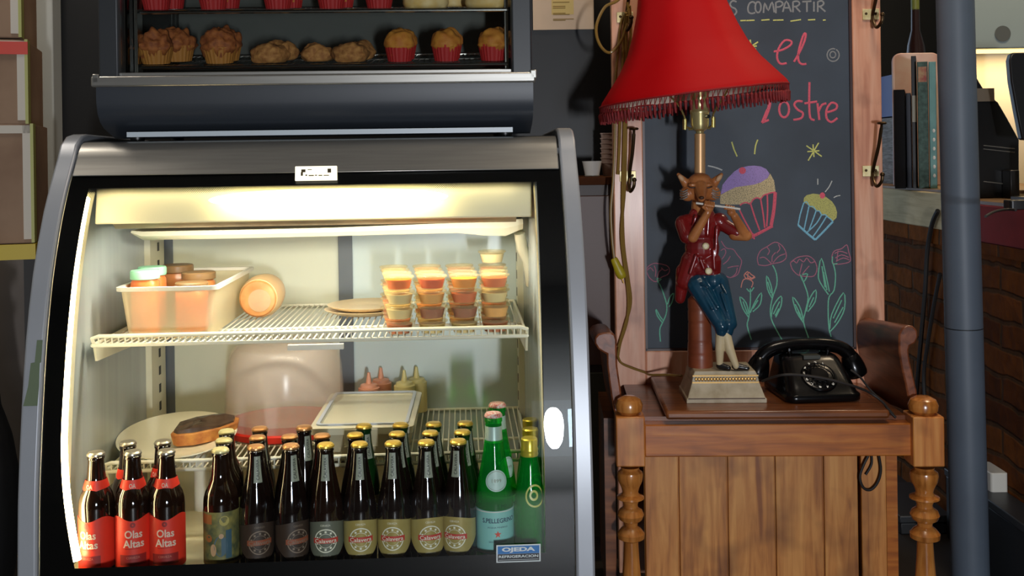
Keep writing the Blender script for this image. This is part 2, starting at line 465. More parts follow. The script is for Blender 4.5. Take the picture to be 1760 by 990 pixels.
# lit badge and maker's sticker on the glass
def onglass(px, py):
    y = .1
    for _ in range(8):
        p = hit(FR, px, py, y); y = smoothprof(p.z)
    return p
c0 = onglass(544, 300); ww = (onglass(580, 300) - onglass(508, 300)).length / 2; hh = (onglass(544, 288) - onglass(544, 312)).length / 2
ax = (onglass(544, 290) - onglass(544, 310)).normalized()
def glassplate(mb, c, ww, hh, off, up, th=.0015):
    n = Vector((0, -1, 0)); n = (n - up * n.dot(up)).normalized(); X = Vector((1, 0, 0))
    mb.xf(Matrix((( X.x, up.x, n.x, (c + n*off).x), (X.y, up.y, n.y, (c + n*off).y), (X.z, up.z, n.z, (c + n*off).z), (0, 0, 0, 1))))
    return mb
bad = glassplate(MB().box(-ww, ww, -hh, hh, 0, .003), c0, ww, hh, .002, ax).build('lit_badge', badgelit, FRIDGE, bev=.001)
ink = MB()
for x0, x1, y0, y1 in ((-.7, -.5, .1, .5), (.55, .72, .0, .55), (-.72, -.62, -.4, .1), (-.5, -.42, -.42, -.25), (-.35, -.1, -.45, -.32), (-.05, .05, -.42, -.30), (.12, .3, -.45, -.33), (.36, .62, -.44, -.34), (-.4, -.2, .42, .5)):
    ink.box(x0*ww, x1*ww, y0*hh, y1*hh, .0031, .0036)
glassplate(ink, c0, ww, hh, .002, ax).build('badge_lettering', mat('badge_ink', (70, 60, 40), .6), bad)
c1 = onglass(891, 950); ww = (onglass(929, 950) - onglass(853, 950)).length / 2; hh = (onglass(891, 935) - onglass(891, 965)).length / 2
ax = (onglass(891, 940) - onglass(891, 960)).normalized()
sw = mat('sticker_white', (214, 222, 220), .35); sbl = mat('sticker_blue', (28, 110, 176), .35); sbk = mat('sticker_black', (18, 24, 30), .35)
st = glassplate(MB().box(-ww, ww, -hh, hh, 0, .0008), c1, ww, hh, .002, ax).build('sticker', sw, FRIDGE)
glassplate(MB().box(-ww*.94, ww*.94, -hh*.02, hh*.86, .0008, .0012), c1, ww, hh, .002, ax).build('sticker_band', sbl, st)
glassplate(MB().box(-ww*.94, ww*.94, -hh*.86, -hh*.04, .0008, .0012), c1, ww, hh, .002, ax).build('sticker_band', sbk, st)
def slab2d(sh, z0): return MB().add([(x, y, z0) for x, y in sh[0]], sh[1])
glassplate(slab2d(moved(text2d('OJEDA', ww*1.5, hh*.62, .045), 0, hh*.42), .0015), c1, ww, hh, .002, ax).build('sticker_lettering', sw, st)
glassplate(slab2d(moved(text2d('REFRIGERACION', ww*1.78, hh*.30, .02), 0, -hh*.32), .0015), c1, ww, hh, .002, ax).build('sticker_lettering', sw, st)
glassplate(slab2d(rect2d(-ww*.9, ww*.9, -hh*.72, -hh*.68), .0015), c1, ww, hh, .002, ax).build('sticker_lettering', sw, st)

# inner lining
DECK = .417
lp = [(smoothprof(z) + .012, z) for z in (.39, .45, .5, .6, .7, .8, .9, .97, 1.03)] + [(.2, 1.08), (YB, 1.08), (YB, .39)]
MB().prism(lp, -.421, XL, 'x').build('side_lining', sidewallm, FRIDGE)
MB().prism(lp, XR, .421, 'x').build('side_lining', sidewallm, FRIDGE)
for xx, s in ((XL, 1), (XR + .011, -1)):     # pale front lips of the lining
    q = MB()
    zs2 = [.43 + .6 * i / 20 for i in range(21)]
    q.rings([[(xx - s*.012, smoothprof(z) + .012, z), (xx + s*.012, smoothprof(z) + .012, z), (xx + s*.012, smoothprof(z) + .05, z), (xx - s*.012, smoothprof(z) + .05, z)] for z in zs2])
    q.build('lining_lip', liner, FRIDGE)
MB().box(-.421, .421, .02, YB, .385, DECK).build('deck', mat('deck_cream', (228, 218, 180), .4), FRIDGE)
MB().box(XL, XR, .205, YB, 1.07, 1.085).build('inner_roof', liner, FRIDGE)
# rear sliding doors with dark stiles
xs = [hit(FR, 283, 600, YB).x, hit(FR, 300, 600, YB).x, hit(FR, 583, 470, YB).x, hit(FR, 607, 470, YB).x]
d = MB().box(xs[1], xs[2], YB, YB + .012, DECK, 1.07).build('rear_door', mat('rear_panel_warm', (214, 216, 196), .3, var=.05, scale=3), FRIDGE)
MB().box(XL, xs[1], YB - .003, YB + .012, DECK, 1.07).build('door_stile', darkstrip, d)
d = MB().box(xs[3], XR, YB - .008, YB + .004, DECK, 1.07).build('rear_door', linerblue, FRIDGE)
MB().box(xs[2], xs[3], YB - .012, YB + .004, DECK, 1.07).build('door_stile', darkstrip, d)
# slotted shelf standards on the side walls
for xx, s, ys in ((XL, 1, YB - .11), (XR, -1, YB - .07)):
    t = MB().box(min(xx, xx + s*.012), max(xx, xx + s*.012), ys, YB - .01, DECK, .98).build('shelf_standard', liner, FRIDGE)
    q = MB()
    for i in range(14):
        z = .45 + i*.037
        q.box(xx + s*.0115, xx + s*.0128, ys + .05, ys + .062, z, z + .018) if s > 0 else q.box(xx - .0128, xx - .0115, ys + .02, ys + .032, z, z + .018)
    q.build('slot', slotm, t)
# canopy, evaporator tray, drain
cz_ = hit(FR, 540, 379, .19).z
MB().prism([(.186, cz_), (.196, cz_), (.214, 1.07), (.204, 1.07)], XL + .012, XR - .004, 'x').build('canopy_panel', liner, FRIDGE, bev=.003)
ev = MB().prism([(.20, .99), (.24, .962), (.56, .955), (.58, 1.06), (.20, 1.06)], XL + .03, XR - .03, 'x')
ev.build('evaporator', stainmetal, FRIDGE)
za, zb = hit(FR, 300, 397, .33).z, hit(FR, 300, 412, .33).z
xa = hit(FR, 226, 405, .33).x
tray = MB()
rs = []
for x, dz, h in ((xa, .002, .4), (xa + .02, 0, 1), (-.2, 0, 1), (0, .001, 1), (.14, .004, 1.1), (.24, .006, 1.2), (.29, .010, 1.8), (.33, .010, 1.9), (XR - .012, .012, 1.2)):
    h2 = (za - zb) * h
    rs.append([(x, .33, za + dz), (x, .325, za + dz - h2*.5), (x, .335, za + dz - h2), (x, .58, za + dz - h2 + .004), (x, .58, za + dz)])
tray.rings(rs)
tray.build('drip_tray', liner, FRIDGE)
pz = [hit(FR, 893, 400, .36), hit(FR, 897, 425, .37), hit(FR, 908, 450, .38), hit(FR, 914, 490, .39)]
MB().tube(pz, .011, 12).build('drain_pipe', liner, FRIDGE)
pz = hit(FR, 347, 830, .36)
q = MB().lathe([(.014, DECK), (.014, .50), (.020, .505), (.021, .55), (.012, .55), (.012, .57)], 20, Matrix.Translation((pz.x, .36, 0)))
q.build('drain_pipe', whiteplastic, FRIDGE)
# wire shelves
def shelf(z, yf, yb, x0, x1, px):
    s = MB()
    r = .003
    s.tube([(x0, yf + .05, z), (x0, yf + .01, z), (x0, yf, z + .012), (x0 + .012, yf - .002, z + .016), (x1 - .012, yf - .002, z + .016), (x1, yf, z + .012), (x1, yf + .01, z), (x1, yf + .05, z)], .0034, 8)
    s.tube([(x0, yf, z), (x1, yf, z)], .0034, 8)
    s.tube([(x0, yb, z), (x1, yb, z)], r, 8)
    s.tube([(x0, yf + .16, z - .004), (x1, yf + .16, z - .004)], r, 8)
    s.tube([(x0, yf, z), (x0, yb, z)], r, 8); s.tube([(x1, yf, z), (x1, yb, z)], r, 8)
    n = 66
    for i in range(1, n):
        x = x0 + (x1 - x0) * i / n
        s.tube([(x, yf - .002, z + .016), (x, yf, z + .003), (x, yf + .012, z), (x, yb, z)], .0014, 5)
    o = s.build('wire_shelf', wirew, FRIDGE)
    for x, sg in ((x0, -1), (x1, 1)):
        MB().prism([(yf + .01, z - .004), (yb, z - .004), (yb, z - .05), (yf + .02, z - .03)], x - .002, x + .002, 'x').build('shelf_bracket', liner, o)
    return z + .0014
SX0, SX1 = XL + .014, hit(FR, 906, 575, .16).x
US = shelf(.768, .16, YB - .012, SX0, SX1, 0)
LS = shelf(.536, .215, YB - .012, SX0, XR - .012, 0)
MB().box(hit(FR, 494, 595, .17).x, hit(FR, 590, 595, .17).x, .17, .18, .750, .759).build('price_rail', whiteplastic, FRIDGE)
# lamps: one tube under the top edge, one up the left side
x0, x1 = hit(FR, 395, 340, .160).x, hit(FR, 735, 340, .160).x
zt = hit(FR, 560, 330, .160).z
xm = (hit(FR, 358, 345, .158).x + hit(FR, 770, 340, .158).x)/2; hl = (hit(FR, 770, 340, .158).x - hit(FR, 358, 345, .158).x)/2
MB().ell((xm, .160, hit(FR, 560, 341, .160).z), (hl, .012, .017), None, 24, 16).build('tube_glow', tubetop, FRIDGE)  # glowing ellipsoid shaped like the tube's blown-out middle, no separate bulb
zt = hit(FR, 560, 306, .178).z
x0, x1 = XL + .03, XR - .03
MB().tube([(x0, .181, zt), (x1, .181, zt)], .008, 14).build('lamp_tube', tubelong, FRIDGE)  # hidden full-length tube, added to light the canopy evenly
zz = [.455 + (1.02 - .455) * i / 24 for i in range(25)]
MB().tube([(-.3925 + BEND(z), smoothprof(z) + .0165, z) for z in zz], .0075, 10).build('lamp_tube', tubewarm, FRIDGE)
def flight(name, loc, target, sx, sy, power, rgb):
    o = area(name, FR @ Vector(loc), FR @ Vector(target), sx, sy, power, rgb)
    return o
flight('refrigerator_fill_light', (0, .20, .955), (0, .36, .5), .62, .03, 3.2, (1.0, .93, .78))  # added fill under the canopy, supplements the tube's own light
# stuck-on strip under the warming case
# ------------------------------------------------------------------ pastry case on top of the refrigerator
CASE = thing('pastry_display_case', 'dark countertop pastry warmer with silver sill, standing on the refrigerated counter', 'display case', FR, (0, 0, 1.118))
c = lambda px, py, y: hit(FR, px, py, y) - Vector((0, 0, 1.118))
cx0, cx1 = c(161, 140, .20).x, c(918, 130, .20).x
zb0, zb1 = c(540, 222, .21).z, c(540, 146, .20).z
ztop = .60
bp = [(.30, .006), (.236, .024), (.218, .034), (.206, .048), (.200, .066), (.199, zb1), (.30, zb1)]
MB().prism(bp, cx0 + .004, cx1 - .002, 'x').build('base_front', bullm, CASE, ang=50)
MB().box(cx0 + .004, cx1 - .002, .30, .60, .02, zb1).build('base_box', blackm, CASE)
for x in (cx0 + .05, cx1 - .05):
    for y in (.28, .55):
        MB().lathe([(.012, 0), (.014, .012), (.010, .022)], 14, Matrix.Translation((x, y, 0))).build('foot', blackm, CASE)
zs0 = c(540, 128, .20).z
MB().box(cx0 - .002, cx1 + .002, .190, .235, zb1, zs0).build('sill', alum, CASE, bev=.003)
MB().box(cx0 + .04, cx1 - .04, .205, .235, zs0, zs0 + .007).build('sill_rib', alum, CASE, bev=.001)
for sx in (0, 1):
    pa, pb = (172, 206) if sx == 0 else (879, 913)
    x0, x1 = c(pa, 60, .205).x, c(pb, 60, .205).x
    q = MB().box(x0, x1, .195, .235, zs0 - .012, ztop).build('corner_post', casegrey, CASE, bev=.003)
    MB().ell(((x0 + x1)/2, .193, zs0 - .003), (.003, .002, .003)).build('screw', chrome, q)
    xx = x0 - .006 if sx == 0 else x1 - .004
    MB().box(x0 - .01 if sx == 0 else x1 - .004, x0 + .001 if sx == 0 else x1 + .008, .19, .24, zs0 - .012, zs0 + .004).build('sill_cap', alum, CASE, bev=.002)
    xi = x1 if sx == 0 else x0 - .004
    MB().box(xi, xi + .004, .235, .58, zs0, ztop).build('side_glass', glassc, CASE)
    MB().box(x0, x1, .56, .60, zs0, ztop).build('rear_post', casegrey, CASE)
fx0, fx1 = c(206, 60, .205).x, c(879, 60, .205).x
MB().box(fx0, fx1, .210, .214, zs0 + .006, ztop).build('front_glass', glassc, CASE)
MB().box(fx0, fx1, .23, .58, zb1, zs0 + .002).build('floor_tray', steel, CASE)
MB().box(fx0, fx1, .585, .592, zs0, ztop).build('rear_panel', mat('smoked_rear_panel', (84, 86, 84), .18, spec=.6), CASE)
MB().box(fx0 - .03, fx1 + .03, .195, .60, ztop, ztop + .05).build('case_roof', casegrey, CASE, bev=.004)
TILT = math.atan(.045 / .28)
RY = .262
def rackz(zf, y): return zf + (y - RY) * math.tan(TILT)
zr1, zr2 = c(540, 113, RY).z, c(540, 19, RY).z
for zf in (zr1, zr2):
    s = MB(); x0, x1 = fx0 + .02, fx1 - .006; ye = .56
    pts = [(x0, RY, zf), (x1, RY, zf), (x1, ye, rackz(zf, ye)), (x0, ye, rackz(zf, ye))]
    s.tube(pts, .0036, 8, loop=True)
    s.tube([(x0, RY + .15, rackz(zf, RY + .15)), (x1, RY + .15, rackz(zf, RY + .15))], .002, 6)
    for i in range(1, 60):
        x = x0 + (x1 - x0)*i/60
        s.tube([(x, RY, zf), (x, ye, rackz(zf, ye))], .0012, 5)
    s.build('wire_rack', chrome, CASE)
for x in (fx0 + .008, fx1 - .006):
    MB().box(x - .003, x + .003, .27, .30, zs0, ztop).build('rack_upright', chrome, CASE)
p0, p1 = hit(FR, 219, 232, .235), hit(FR, 881, 220, .235)
q = MB().box(p0.x - .0, p1.x, .231, .237, p0.z - 1.118 - .004, p0.z - 1.118 + .005).build('pale_strip', mat('pale_strip', (206, 216, 222), .35), CASE)
# ------------------------------------------------------------------ bottles
brownglass = mat('brown_bottle_glass', (30, 15, 8), 0.06, spec=.7, coat=.4)
darkglass = mat('dark_bottle_glass', (20, 11, 9), 0.06, spec=.7, coat=.4)
greenglass = clear('green_bottle_glass', (110, 240, 120), .62, (8, 150, 56), .05)
dkgreenglass = clear('olive_bottle_glass', (30, 110, 40), .35, (16, 60, 22), .05)
capgold = mat('gold_cap', (226, 190, 84), .3, .55)
capsilver = mat('silver_cap', (178, 172, 160), .28, .7)
capcream = mat('cream_cap', (228, 218, 160), .35, .2)
capcopper = mat('copper_cap', (206, 150, 96), .3, .5)
capred = mat('red_white_cap', (206, 96, 88), .4, rgb2=(236, 224, 216), scale=300)
redlabel = mat('red_label', (238, 58, 36), .5)
redlabel2 = mat('dark_red_label', (150, 34, 30), .5)
creamink = mat('cream_lettering', (240, 214, 190), .5)
piclabel = mat('picture_label', (150, 140, 76), .5, rgb2=(74, 84, 60), scale=60)
picb = mat('picture_blue', (66, 96, 110), .5); pico = mat('picture_orange', (170, 100, 50), .5); pics = mat('picture_skin', (200, 160, 120), .5); picy = mat('picture_yellow', (186, 170, 90), .5)
goldlabel = mat('cream_gold_label', (184, 172, 112), .35, .1, rgb2=(168, 148, 78), scale=10)
brownlabel = mat('dark_brown_label', (58, 44, 34), .5)
greylabel = mat('grey_green_label', (104, 108, 92), .45)
emblem = mat('pale_emblem', (240, 238, 214), .45); emblemd = mat('dim_emblem', (136, 118, 100), .5)
bandred = mat('red_band', (196, 66, 54), .5); bandor = mat('rust_band', (150, 80, 52), .5)
neckpaper = mat('neck_paper', (150, 156, 138), .45); inkdark = mat('dark_ink', (40, 44, 40), .5)
bluelabel = mat('pale_blue_label', (120, 196, 200), .45, rgb2=(140, 206, 196), scale=14)
navyink = mat('navy_ink', (28, 62, 90), .5); starred = mat('star_red', (214, 70, 50), .5)
foilgold = mat('gold_foil', (214, 196, 70), .28, .5)
palesilver = mat('pale_foil', (180, 206, 196), .35, .2)

def strip_label(mb, r, zb, zt, a, n=20):
    """curved label; zb, zt: functions of -1..1 across"""
    rs = []
    for i in range(n + 1):
        t = -1 + 2*i/n; g = a*t
        rs.append([(r*math.sin(g), -r*math.cos(g), zb(t)), (r*math.sin(g), -r*math.cos(g), zt(t))])
    return mb.rings(rs, closed=False)
def capmesh(r, z0, h):
    return MB().lathe([(r*.98, z0), (r*1.04, z0 + h*.15), (r*1.02, z0 + h*.5), (r*.86, z0 + h*.86), (r*.5, z0 + h), (.0005, z0 + h)], 42, mod=lambda a, q, z: 1 + (.035*math.cos(21*a) if z < z0 + h*.4 else 0))
SB = [(.0005, .003), (.018, .0015), (.0262, .003), (.0278, .008), (.0280, .112), (.0272, .122), (.0245, .132), (.0195, .142), (.0158, .150), (.0145, .160), (.0126, .182), (.0124, .187), (.0134, .188), (.0134, .191), (.0125, .192), (.0125, .196), (.0005, .196)]
BE = [(.0005, .003), (.018, .0015), (.0255, .003), (.0268, .008), (.0270, .085), (.0262, .098), (.0235, .118), (.0190, .140), (.0155, .158), (.0134, .172), (.0122, .186), (.0120, .190), (.0132, .191), (.0132, .194), (.0122, .195), (.0122, .199), (.0005, .199)]
SP = [(.0005, .003), (.02, .0015), (.0295, .003), (.0310, .009), (.0312, .092), (.0300, .108), (.0265, .132), (.0215, .160), (.0170, .184), (.0142, .205), (.0134, .222), (.0132, .228), (.0146, .229), (.0146, .233), (.0135, .234), (.0135, .239), (.0005, .239)]
GB = [(.0005, .003), (.018, .0015), (.0250, .003), (.0262, .008), (.0264, .085), (.0250, .102), (.0215, .124), (.0172, .146), (.0145, .162), (.0128, .178), (.0124, .190), (.0124, .197), (.0005, .197)]
# every kind is built once where it first stands, then copied
def mkred():
    t = thing('beer_bottle', '', 'beer bottle')
    MB().lathe(SB, 40).build('glass', brownglass, t); capmesh(.0134, .193, .007).build('cap', capsilver, t)
    r = .0283
    lb = strip_label(MB(), r, lambda u: .016 + .002*u*u, lambda u: .098 - .004*math.cos(u*5.5) - .002*u*u, 1.75, 30).build('label', redlabel, t)
    q = MB(); wrapped(q, moved(text2d('Olas', .0275, .0125, .02), .001, .0735), r + .0004, 0); wrapped(q, moved(text2d('Altas', .033, .0125, .02), .001, .0585), r + .0004, 0)
    q.build('lettering', creamink, lb)
    q = strip_label(MB(), r + .0003, lambda u: .024, lambda u: .041, .75, 12).build('label_panel', redlabel2, lb)
    q = MB(); wrapped(q, disc2d(.0012, .0042, 20, 0, .088), r + .0004, 0); wrapped(q, rect2d(-.012, .012, .0500, .0506), r + .0004, 0); q.build('crest', redlabel2, lb)
    q = MB(); wrapped(q, moved(text2d('CERVEZA', .021, .0035), 0, .0365), r + .0006, 0); q.build('lettering', mat('faint_lettering', (214, 120, 100), .5), lb)
    q = MB()
    rs = []
    for i in range(41):
        g = -math.pi + 2*math.pi*i/40; dip = .005*math.exp(-(g/.7)**2)
        rs.append([((.0182 + .002)*math.sin(g), -(.0182 + .002)*math.cos(g), .1432 - dip), (.0162*math.sin(g), -.0162*math.cos(g), .156)])
    nl = q.rings(rs, closed=False).build('neck_label', redlabel, t)
    q = MB(); wrapped(q, moved(text2d('OA', .010, .0075, .02), 0, .1475), .0196, 0); q.build('lettering', creamink, nl)
    return t
def mkpic():
    t = thing('beer_bottle', '', 'beer bottle')
    MB().lathe(SB, 40).build('glass', brownglass, t); capmesh(.0134, .193, .007).build('cap', capcream, t)
    r = .0283
    lb = strip_label(MB(), r, lambda u: .018 + .002*u*u, lambda u: .104 - .002*u*u, 1.7, 30).build('label', piclabel, t)
    q = MB(); wrapped(q, disc2d(0, .011, 14, .002, .050, 1.5), r + .0003, 0); wrapped(q, rect2d(.010, .020, .03, .075, 3), r + .0003, 0); q.build('printed_figure', picb, lb)
    q = MB(); wrapped(q, rect2d(-.034, -.012, .085, .100, 4), r + .0003, 0); wrapped(q, disc2d(0, .006, 12, -.018, .062), r + .0003, 0); q.build('printed_figure', pico, lb)
    q = MB(); wrapped(q, disc2d(0, .005, 12, -.010, .044, 2.0), r + .0004, 0); wrapped(q, disc2d(0, .004, 12, .003, .066), r + .0004, 0); q.build('printed_figure', pics, lb)
    q = MB(); wrapped(q, rect2d(-.045, .045, .019, .0235, 12), r + .0004, 0); wrapped(q, disc2d(0, .008, 12, .008, .090), r + .0003, 0); q.build('printed_figure', picy, lb)
    return t
def mkcal(body, cap, label, em, band, word='Calavera'):
    t = thing('beer_bottle', '', 'beer bottle')
    MB().lathe(BE, 40).build('glass', body, t); capmesh(.0134, .196, .007).build('cap', cap, t)
    r = .0273
    lb = strip_label(MB(), r, lambda u: .017 + .032*abs(u)**1.5, lambda u: .0805 + .004*math.cos(u*2.6), 1.62, 30).build('label', label, t)
    q = MB(); cz = .053
    wrapped(q, disc2d(.0172, .0190, 40, 0, cz), r + .0004, 0); wrapped(q, disc2d(.0108, .0115, 32, 0, cz), r + .0004, 0)
    for i in range(10):
        a = math.pi*2*i/10 + .3; wrapped(q, rect2d(.0142*math.cos(a) - .0016, .0142*math.cos(a) + .0016, cz + .0142*math.sin(a) - .0016, cz + .0142*math.sin(a) + .0016, 1), r + .0004, 0)
    wrapped(q, moved(text2d('CERVEZA', .016, .003), 0, .0775), r + .0004, 0); wrapped(q, moved(text2d('ARTESANAL', .018, .003), 0, .028), r + .0004, 0)
    q.build('crest', em, lb)
    q = MB(); wrapped(q, rect2d(-.021, .021, cz - .0042, cz + .0042), r + .0007, 0); q.build('name_band', band, lb)
    q = MB(); wrapped(q, moved(text2d(word, .036, .0062, .01), 0, cz), r + .001, 0); q.build('lettering', em, lb)
    q = MB()
    for z0, z1 in ((.146, .158), (.158, .172), (.172, .187)):
        def rad(z):
            for (a, b), (c2, d2) in zip(BE, BE[1:]):
                if b <= z <= d2 and d2 > b: return a + (c2 - a)*(z - b)/(d2 - b)
        r0, r1 = rad(z0) + .0004, rad(z1) + .0004
        for i in range(4):
            a0, a1 = -.0055 + .011*i/4, -.0055 + .011*(i + 1)/4
            q.add([(r0*math.sin(a0/.014), -r0*math.cos(a0/.014), z0), (r0*math.sin(a1/.014), -r0*math.cos(a1/.014), z0), (r1*math.sin(a1/.014), -r1*math.cos(a1/.014), z1), (r1*math.sin(a0/.014), -r1*math.cos(a0/.014), z1)], [(0, 1, 2, 3)])
    nl = q.build('neck_label', neckpaper, t)
    q = MB(); sh = moved(text2d(word.upper(), .032, .0045, .01), 0, 0, math.pi/2)
    for x, y in [(0, 0)]:
        n0 = len(q.v)
        q.add([(((rad(min(max(.1665 + b2, .147), .1868)) + .0008))*math.sin(a2/.014), -((rad(min(max(.1665 + b2, .147), .1868)) + .0008))*math.cos(a2/.014), .1665 + b2) for a2, b2 in sh[0]], sh[1])
    q.build('lettering', inkdark, nl)
    return t
def mksp():
    t = thing('water_bottle', '', 'water bottle')
    MB().lathe(SP, 40).build('glass', greenglass, t); capmesh(.0142, .236, .008).build('cap', capred, t)
    MB().lathe([(.0152, .196), (.0140, .212), (.0138, .222), (.0130, .222), (.0134, .196)], 32).build('neck_foil', palesilver, t)
    r = .0315
    lb = strip_label(MB(), r, lambda u: .020 + .003*u*u, lambda u: .0905 + .003*u*u, 1.9, 30).build('label', bluelabel, t)
    q = MB(); wrapped(q, moved(text2d('S.PELLEGRINO', .058, .0075, .02), .003, .075), r + .0004, 0)
    wrapped(q, moved(text2d('ACQUA MINERALE', .034, .003), 0, .064), r + .0004, 0); wrapped(q, moved(text2d('SAN PELLEGRINO', .030, .003), 0, .041), r + .0004, 0); q.build('lettering', navyink, lb)
    q = MB(); wrapped(q, star2d(.0062, 0, .053), r + .0005, 0); q.build('star', starred, lb)
    q = MB(); wrapped(q, rect2d(-.056, .056, .0885, .0900, 20), r + .0005, 0); wrapped(q, rect2d(-.05, .05, .0228, .0240, 20), r + .0005, 0); q.build('label_edge', whiteplastic, lb)
    q = MB()     # round shoulder label leaning on the sloping neck
    def rad(z):
        for (a, b), (c2, d2) in zip(SP, SP[1:]):
            if b <= z <= d2 and d2 > b: return a + (c2 - a)*(z - b)/(d2 - b)
    def onsh(sh, off):
        return [((rad(.138 + y) + off)*math.sin(x/.024), -(rad(.138 + y) + off)*math.cos(x/.024), .138 + y) for x, y in sh[0]], sh[1]
    for r0, r1 in ((0.0001, .006), (.006, .012), (.012, .017)): q.add(*onsh(disc2d(r0, r1, 30), .0006))
    sl = q.build('shoulder_label', mat('shoulder_label', (196, 226, 216), .45), t)
    q = MB(); q.add(*onsh(disc2d(.0145, .0152, 30), .0012)); q.add(*onsh(moved(text2d('1899', .014, .005), 0, 0), .0012)); q.build('lettering', neckpaper, sl)
    return t
def mkgreen():
    t = thing('water_bottle', '', 'bottle')
    MB().lathe(GB, 40).build('glass', greenglass, t)
    MB().lathe([(.0142, .172), (.0150, .175), (.0142, .178), (.0146, .180), (.0150, .183), (.0136, .186), (.0138, .199), (.0120, .201), (.0005, .201)], 36).build('gold_foil', foilgold, t)
    q = MB()
    def rad(z):
        for (a, b), (c2, d2) in zip(GB, GB[1:]):
            if b <= z <= d2 and d2 > b: return a + (c2 - a)*(z - b)/(d2 - b)
    def onsh(sh, off): return [((rad(.112 + y) + off)*math.sin(x/.022), -(rad(.112 + y) + off)*math.cos(x/.022), .112 + y) for x, y in sh[0]], sh[1]
    q.add(*onsh(disc2d(.0125, .0150, 30, 0, 0, 1.2), .0006)); q.add(*onsh(disc2d(.004, .007, 24, -.002, .001, 1.2), .0006))
    q.build('round_label', mat('yellow_round_label', (206, 206, 110), .4), t)
    return t
KINDS = {
 'red': (mkred, 'bottles of red-labelled beer'), 'pic': (mkpic, 'beer bottles with a picture label'),
 'calbrown': (lambda: mkcal(darkglass, capcopper, brownlabel, emblemd, bandor), 'beer bottles with a round crest'),
 'calgrey': (lambda: mkcal(brownglass, capgold, greylabel, emblem, bandred), 'beer bottles with a round crest'),
 'calgold': (lambda: mkcal(darkglass, capgold, goldlabel, emblem, bandred), 'beer bottles with a round crest'),
 'calgreen': (lambda: mkcal(dkgreenglass, capgold, goldlabel, emblem, bandred), 'beer bottles with a round crest'),
 'sp': (mksp, 'green mineral water bottles'), 'green': (mkgreen, 'small green bottles with gold foil')}
ROWY = (.052, .110, .168)
FIRST = {}
def bottle(kind, px, row, label, rz=0.0, dy=0.0):
    y = ROWY[row] + dy
    p = hit(FR, px, (860, 850, 840)[row], y)
    if kind not in FIRST:
        FIRST[kind] = o = KINDS[kind][0]()
        o.matrix_world = FR @ Matrix.Translation((p.x, y, DECK)) @ Matrix.Rotation(rz, 4, 'Z'); o['label'] = label; o['group'] = KINDS[kind][1]; return o
    return dup(FIRST[kind], FR @ Matrix.Translation((p.x, y, DECK)) @ Matrix.Rotation(rz, 4, 'Z'), label, KINDS[kind][1])
bottle('red', 166, 0, 'red-labelled brown beer bottle at the far left of the front row, beside the lit edge', -.25)
bottle('red', 229, 0, 'red-labelled brown beer bottle in the middle of the three in front', .25)
bottle('red', 287, 0, 'rightmost of the three front red-labelled beer bottles, beside the empty gap', .12)
bottle('red', 221, 1, 'red-labelled beer bottle standing behind the middle one of the front three', -1.2)
bottle('red', 281, 1, 'red-labelled beer bottle hidden behind the rightmost of the front three', -.5)
bottle('pic', 380, 0, 'brown beer bottle with a green-yellow picture label at the front', .1)
bottle('pic', 386, 1, 'picture-label beer bottle second in its line, its cap just behind the front one', .3)
bottle('pic', 391, 2, 'rearmost picture-label beer bottle, cap above the two in front', .2)
names = [('calbrown', 441, 'dark beer bottle with a dark brown crest label, next to the picture-label bottle', .35), ('calbrown', 501, 'dark beer bottle with a dark brown crest label turned right, left of the grey label', .55),
         ('calgrey', 561, 'beer bottle with the grey-green crest label in the middle of the front row', .05), ('calgold', 619, 'leftmost front beer bottle with a pale gold crest label', .1),
         ('calgold', 677, 'second front beer bottle with a pale gold crest label, from the left', -.05), ('calgold', 734, 'third front beer bottle with a pale gold crest label, from the left', .22), ('calgold', 789, 'front beer bottle with a pale gold crest label beside the big green water bottle', -.3)]
for k, px, l, rz in names: bottle(k, px, 0, l, rz)
for k, px, l in (('calbrown', 444, 'copper-capped beer bottle just behind the dark label one beside the picture label'), ('calbrown', 499, 'copper-capped beer bottle just behind the dark label turned right'),
                 ('calbrown', 555, 'dark-capped beer bottle behind the grey-green crest label'), ('calgold', 612, 'gold-capped beer bottle behind the leftmost pale gold label, showing on its left'),
                 ('calgold', 684, 'gold-capped beer bottle behind the second pale gold label, showing on its right'), ('calgold', 741, 'gold-capped beer bottle behind the third pale gold label'), ('calgreen', 796, 'greenish beer bottle behind the pale gold label next to the water bottle')):
    bottle(k, px, 1, l, .5)
for k, px, l in (('calbrown', 448, 'third-row copper-capped beer bottle, rearmost of the leftmost dark ones'), ('calbrown', 524, 'rear dark brown beer bottle rising between the turned label and the grey label'),
                 ('calgreen', 627, 'rear green-necked beer bottle over the leftmost pale gold label'), ('calgreen', 690, 'rear green-necked beer bottle over the second pale gold label'),
                 ('calgreen', 747, 'rear green-necked beer bottle over the third pale gold label'), ('calgreen', 801, 'rear green-necked beer bottle nearest the mineral water')):
    bottle(k, px, 2, l, .6)
bottle('sp', 850, 0, 'tall green mineral water bottle with a pale blue label, front right', .12, .008)
bottle('sp', 857, 1, 'tall green mineral water bottle right behind the front one', .7, .018)
bottle('green', 911, 0, 'green bottle with gold foil at the right end of the front row', .3, .004)
bottle('green', 913, 1, 'gold-foiled green bottle directly behind the one at the right end', .4, .006)
bottle('green', 913, 2, 'rearmost gold-foiled green bottle in the right corner', .4, .012)

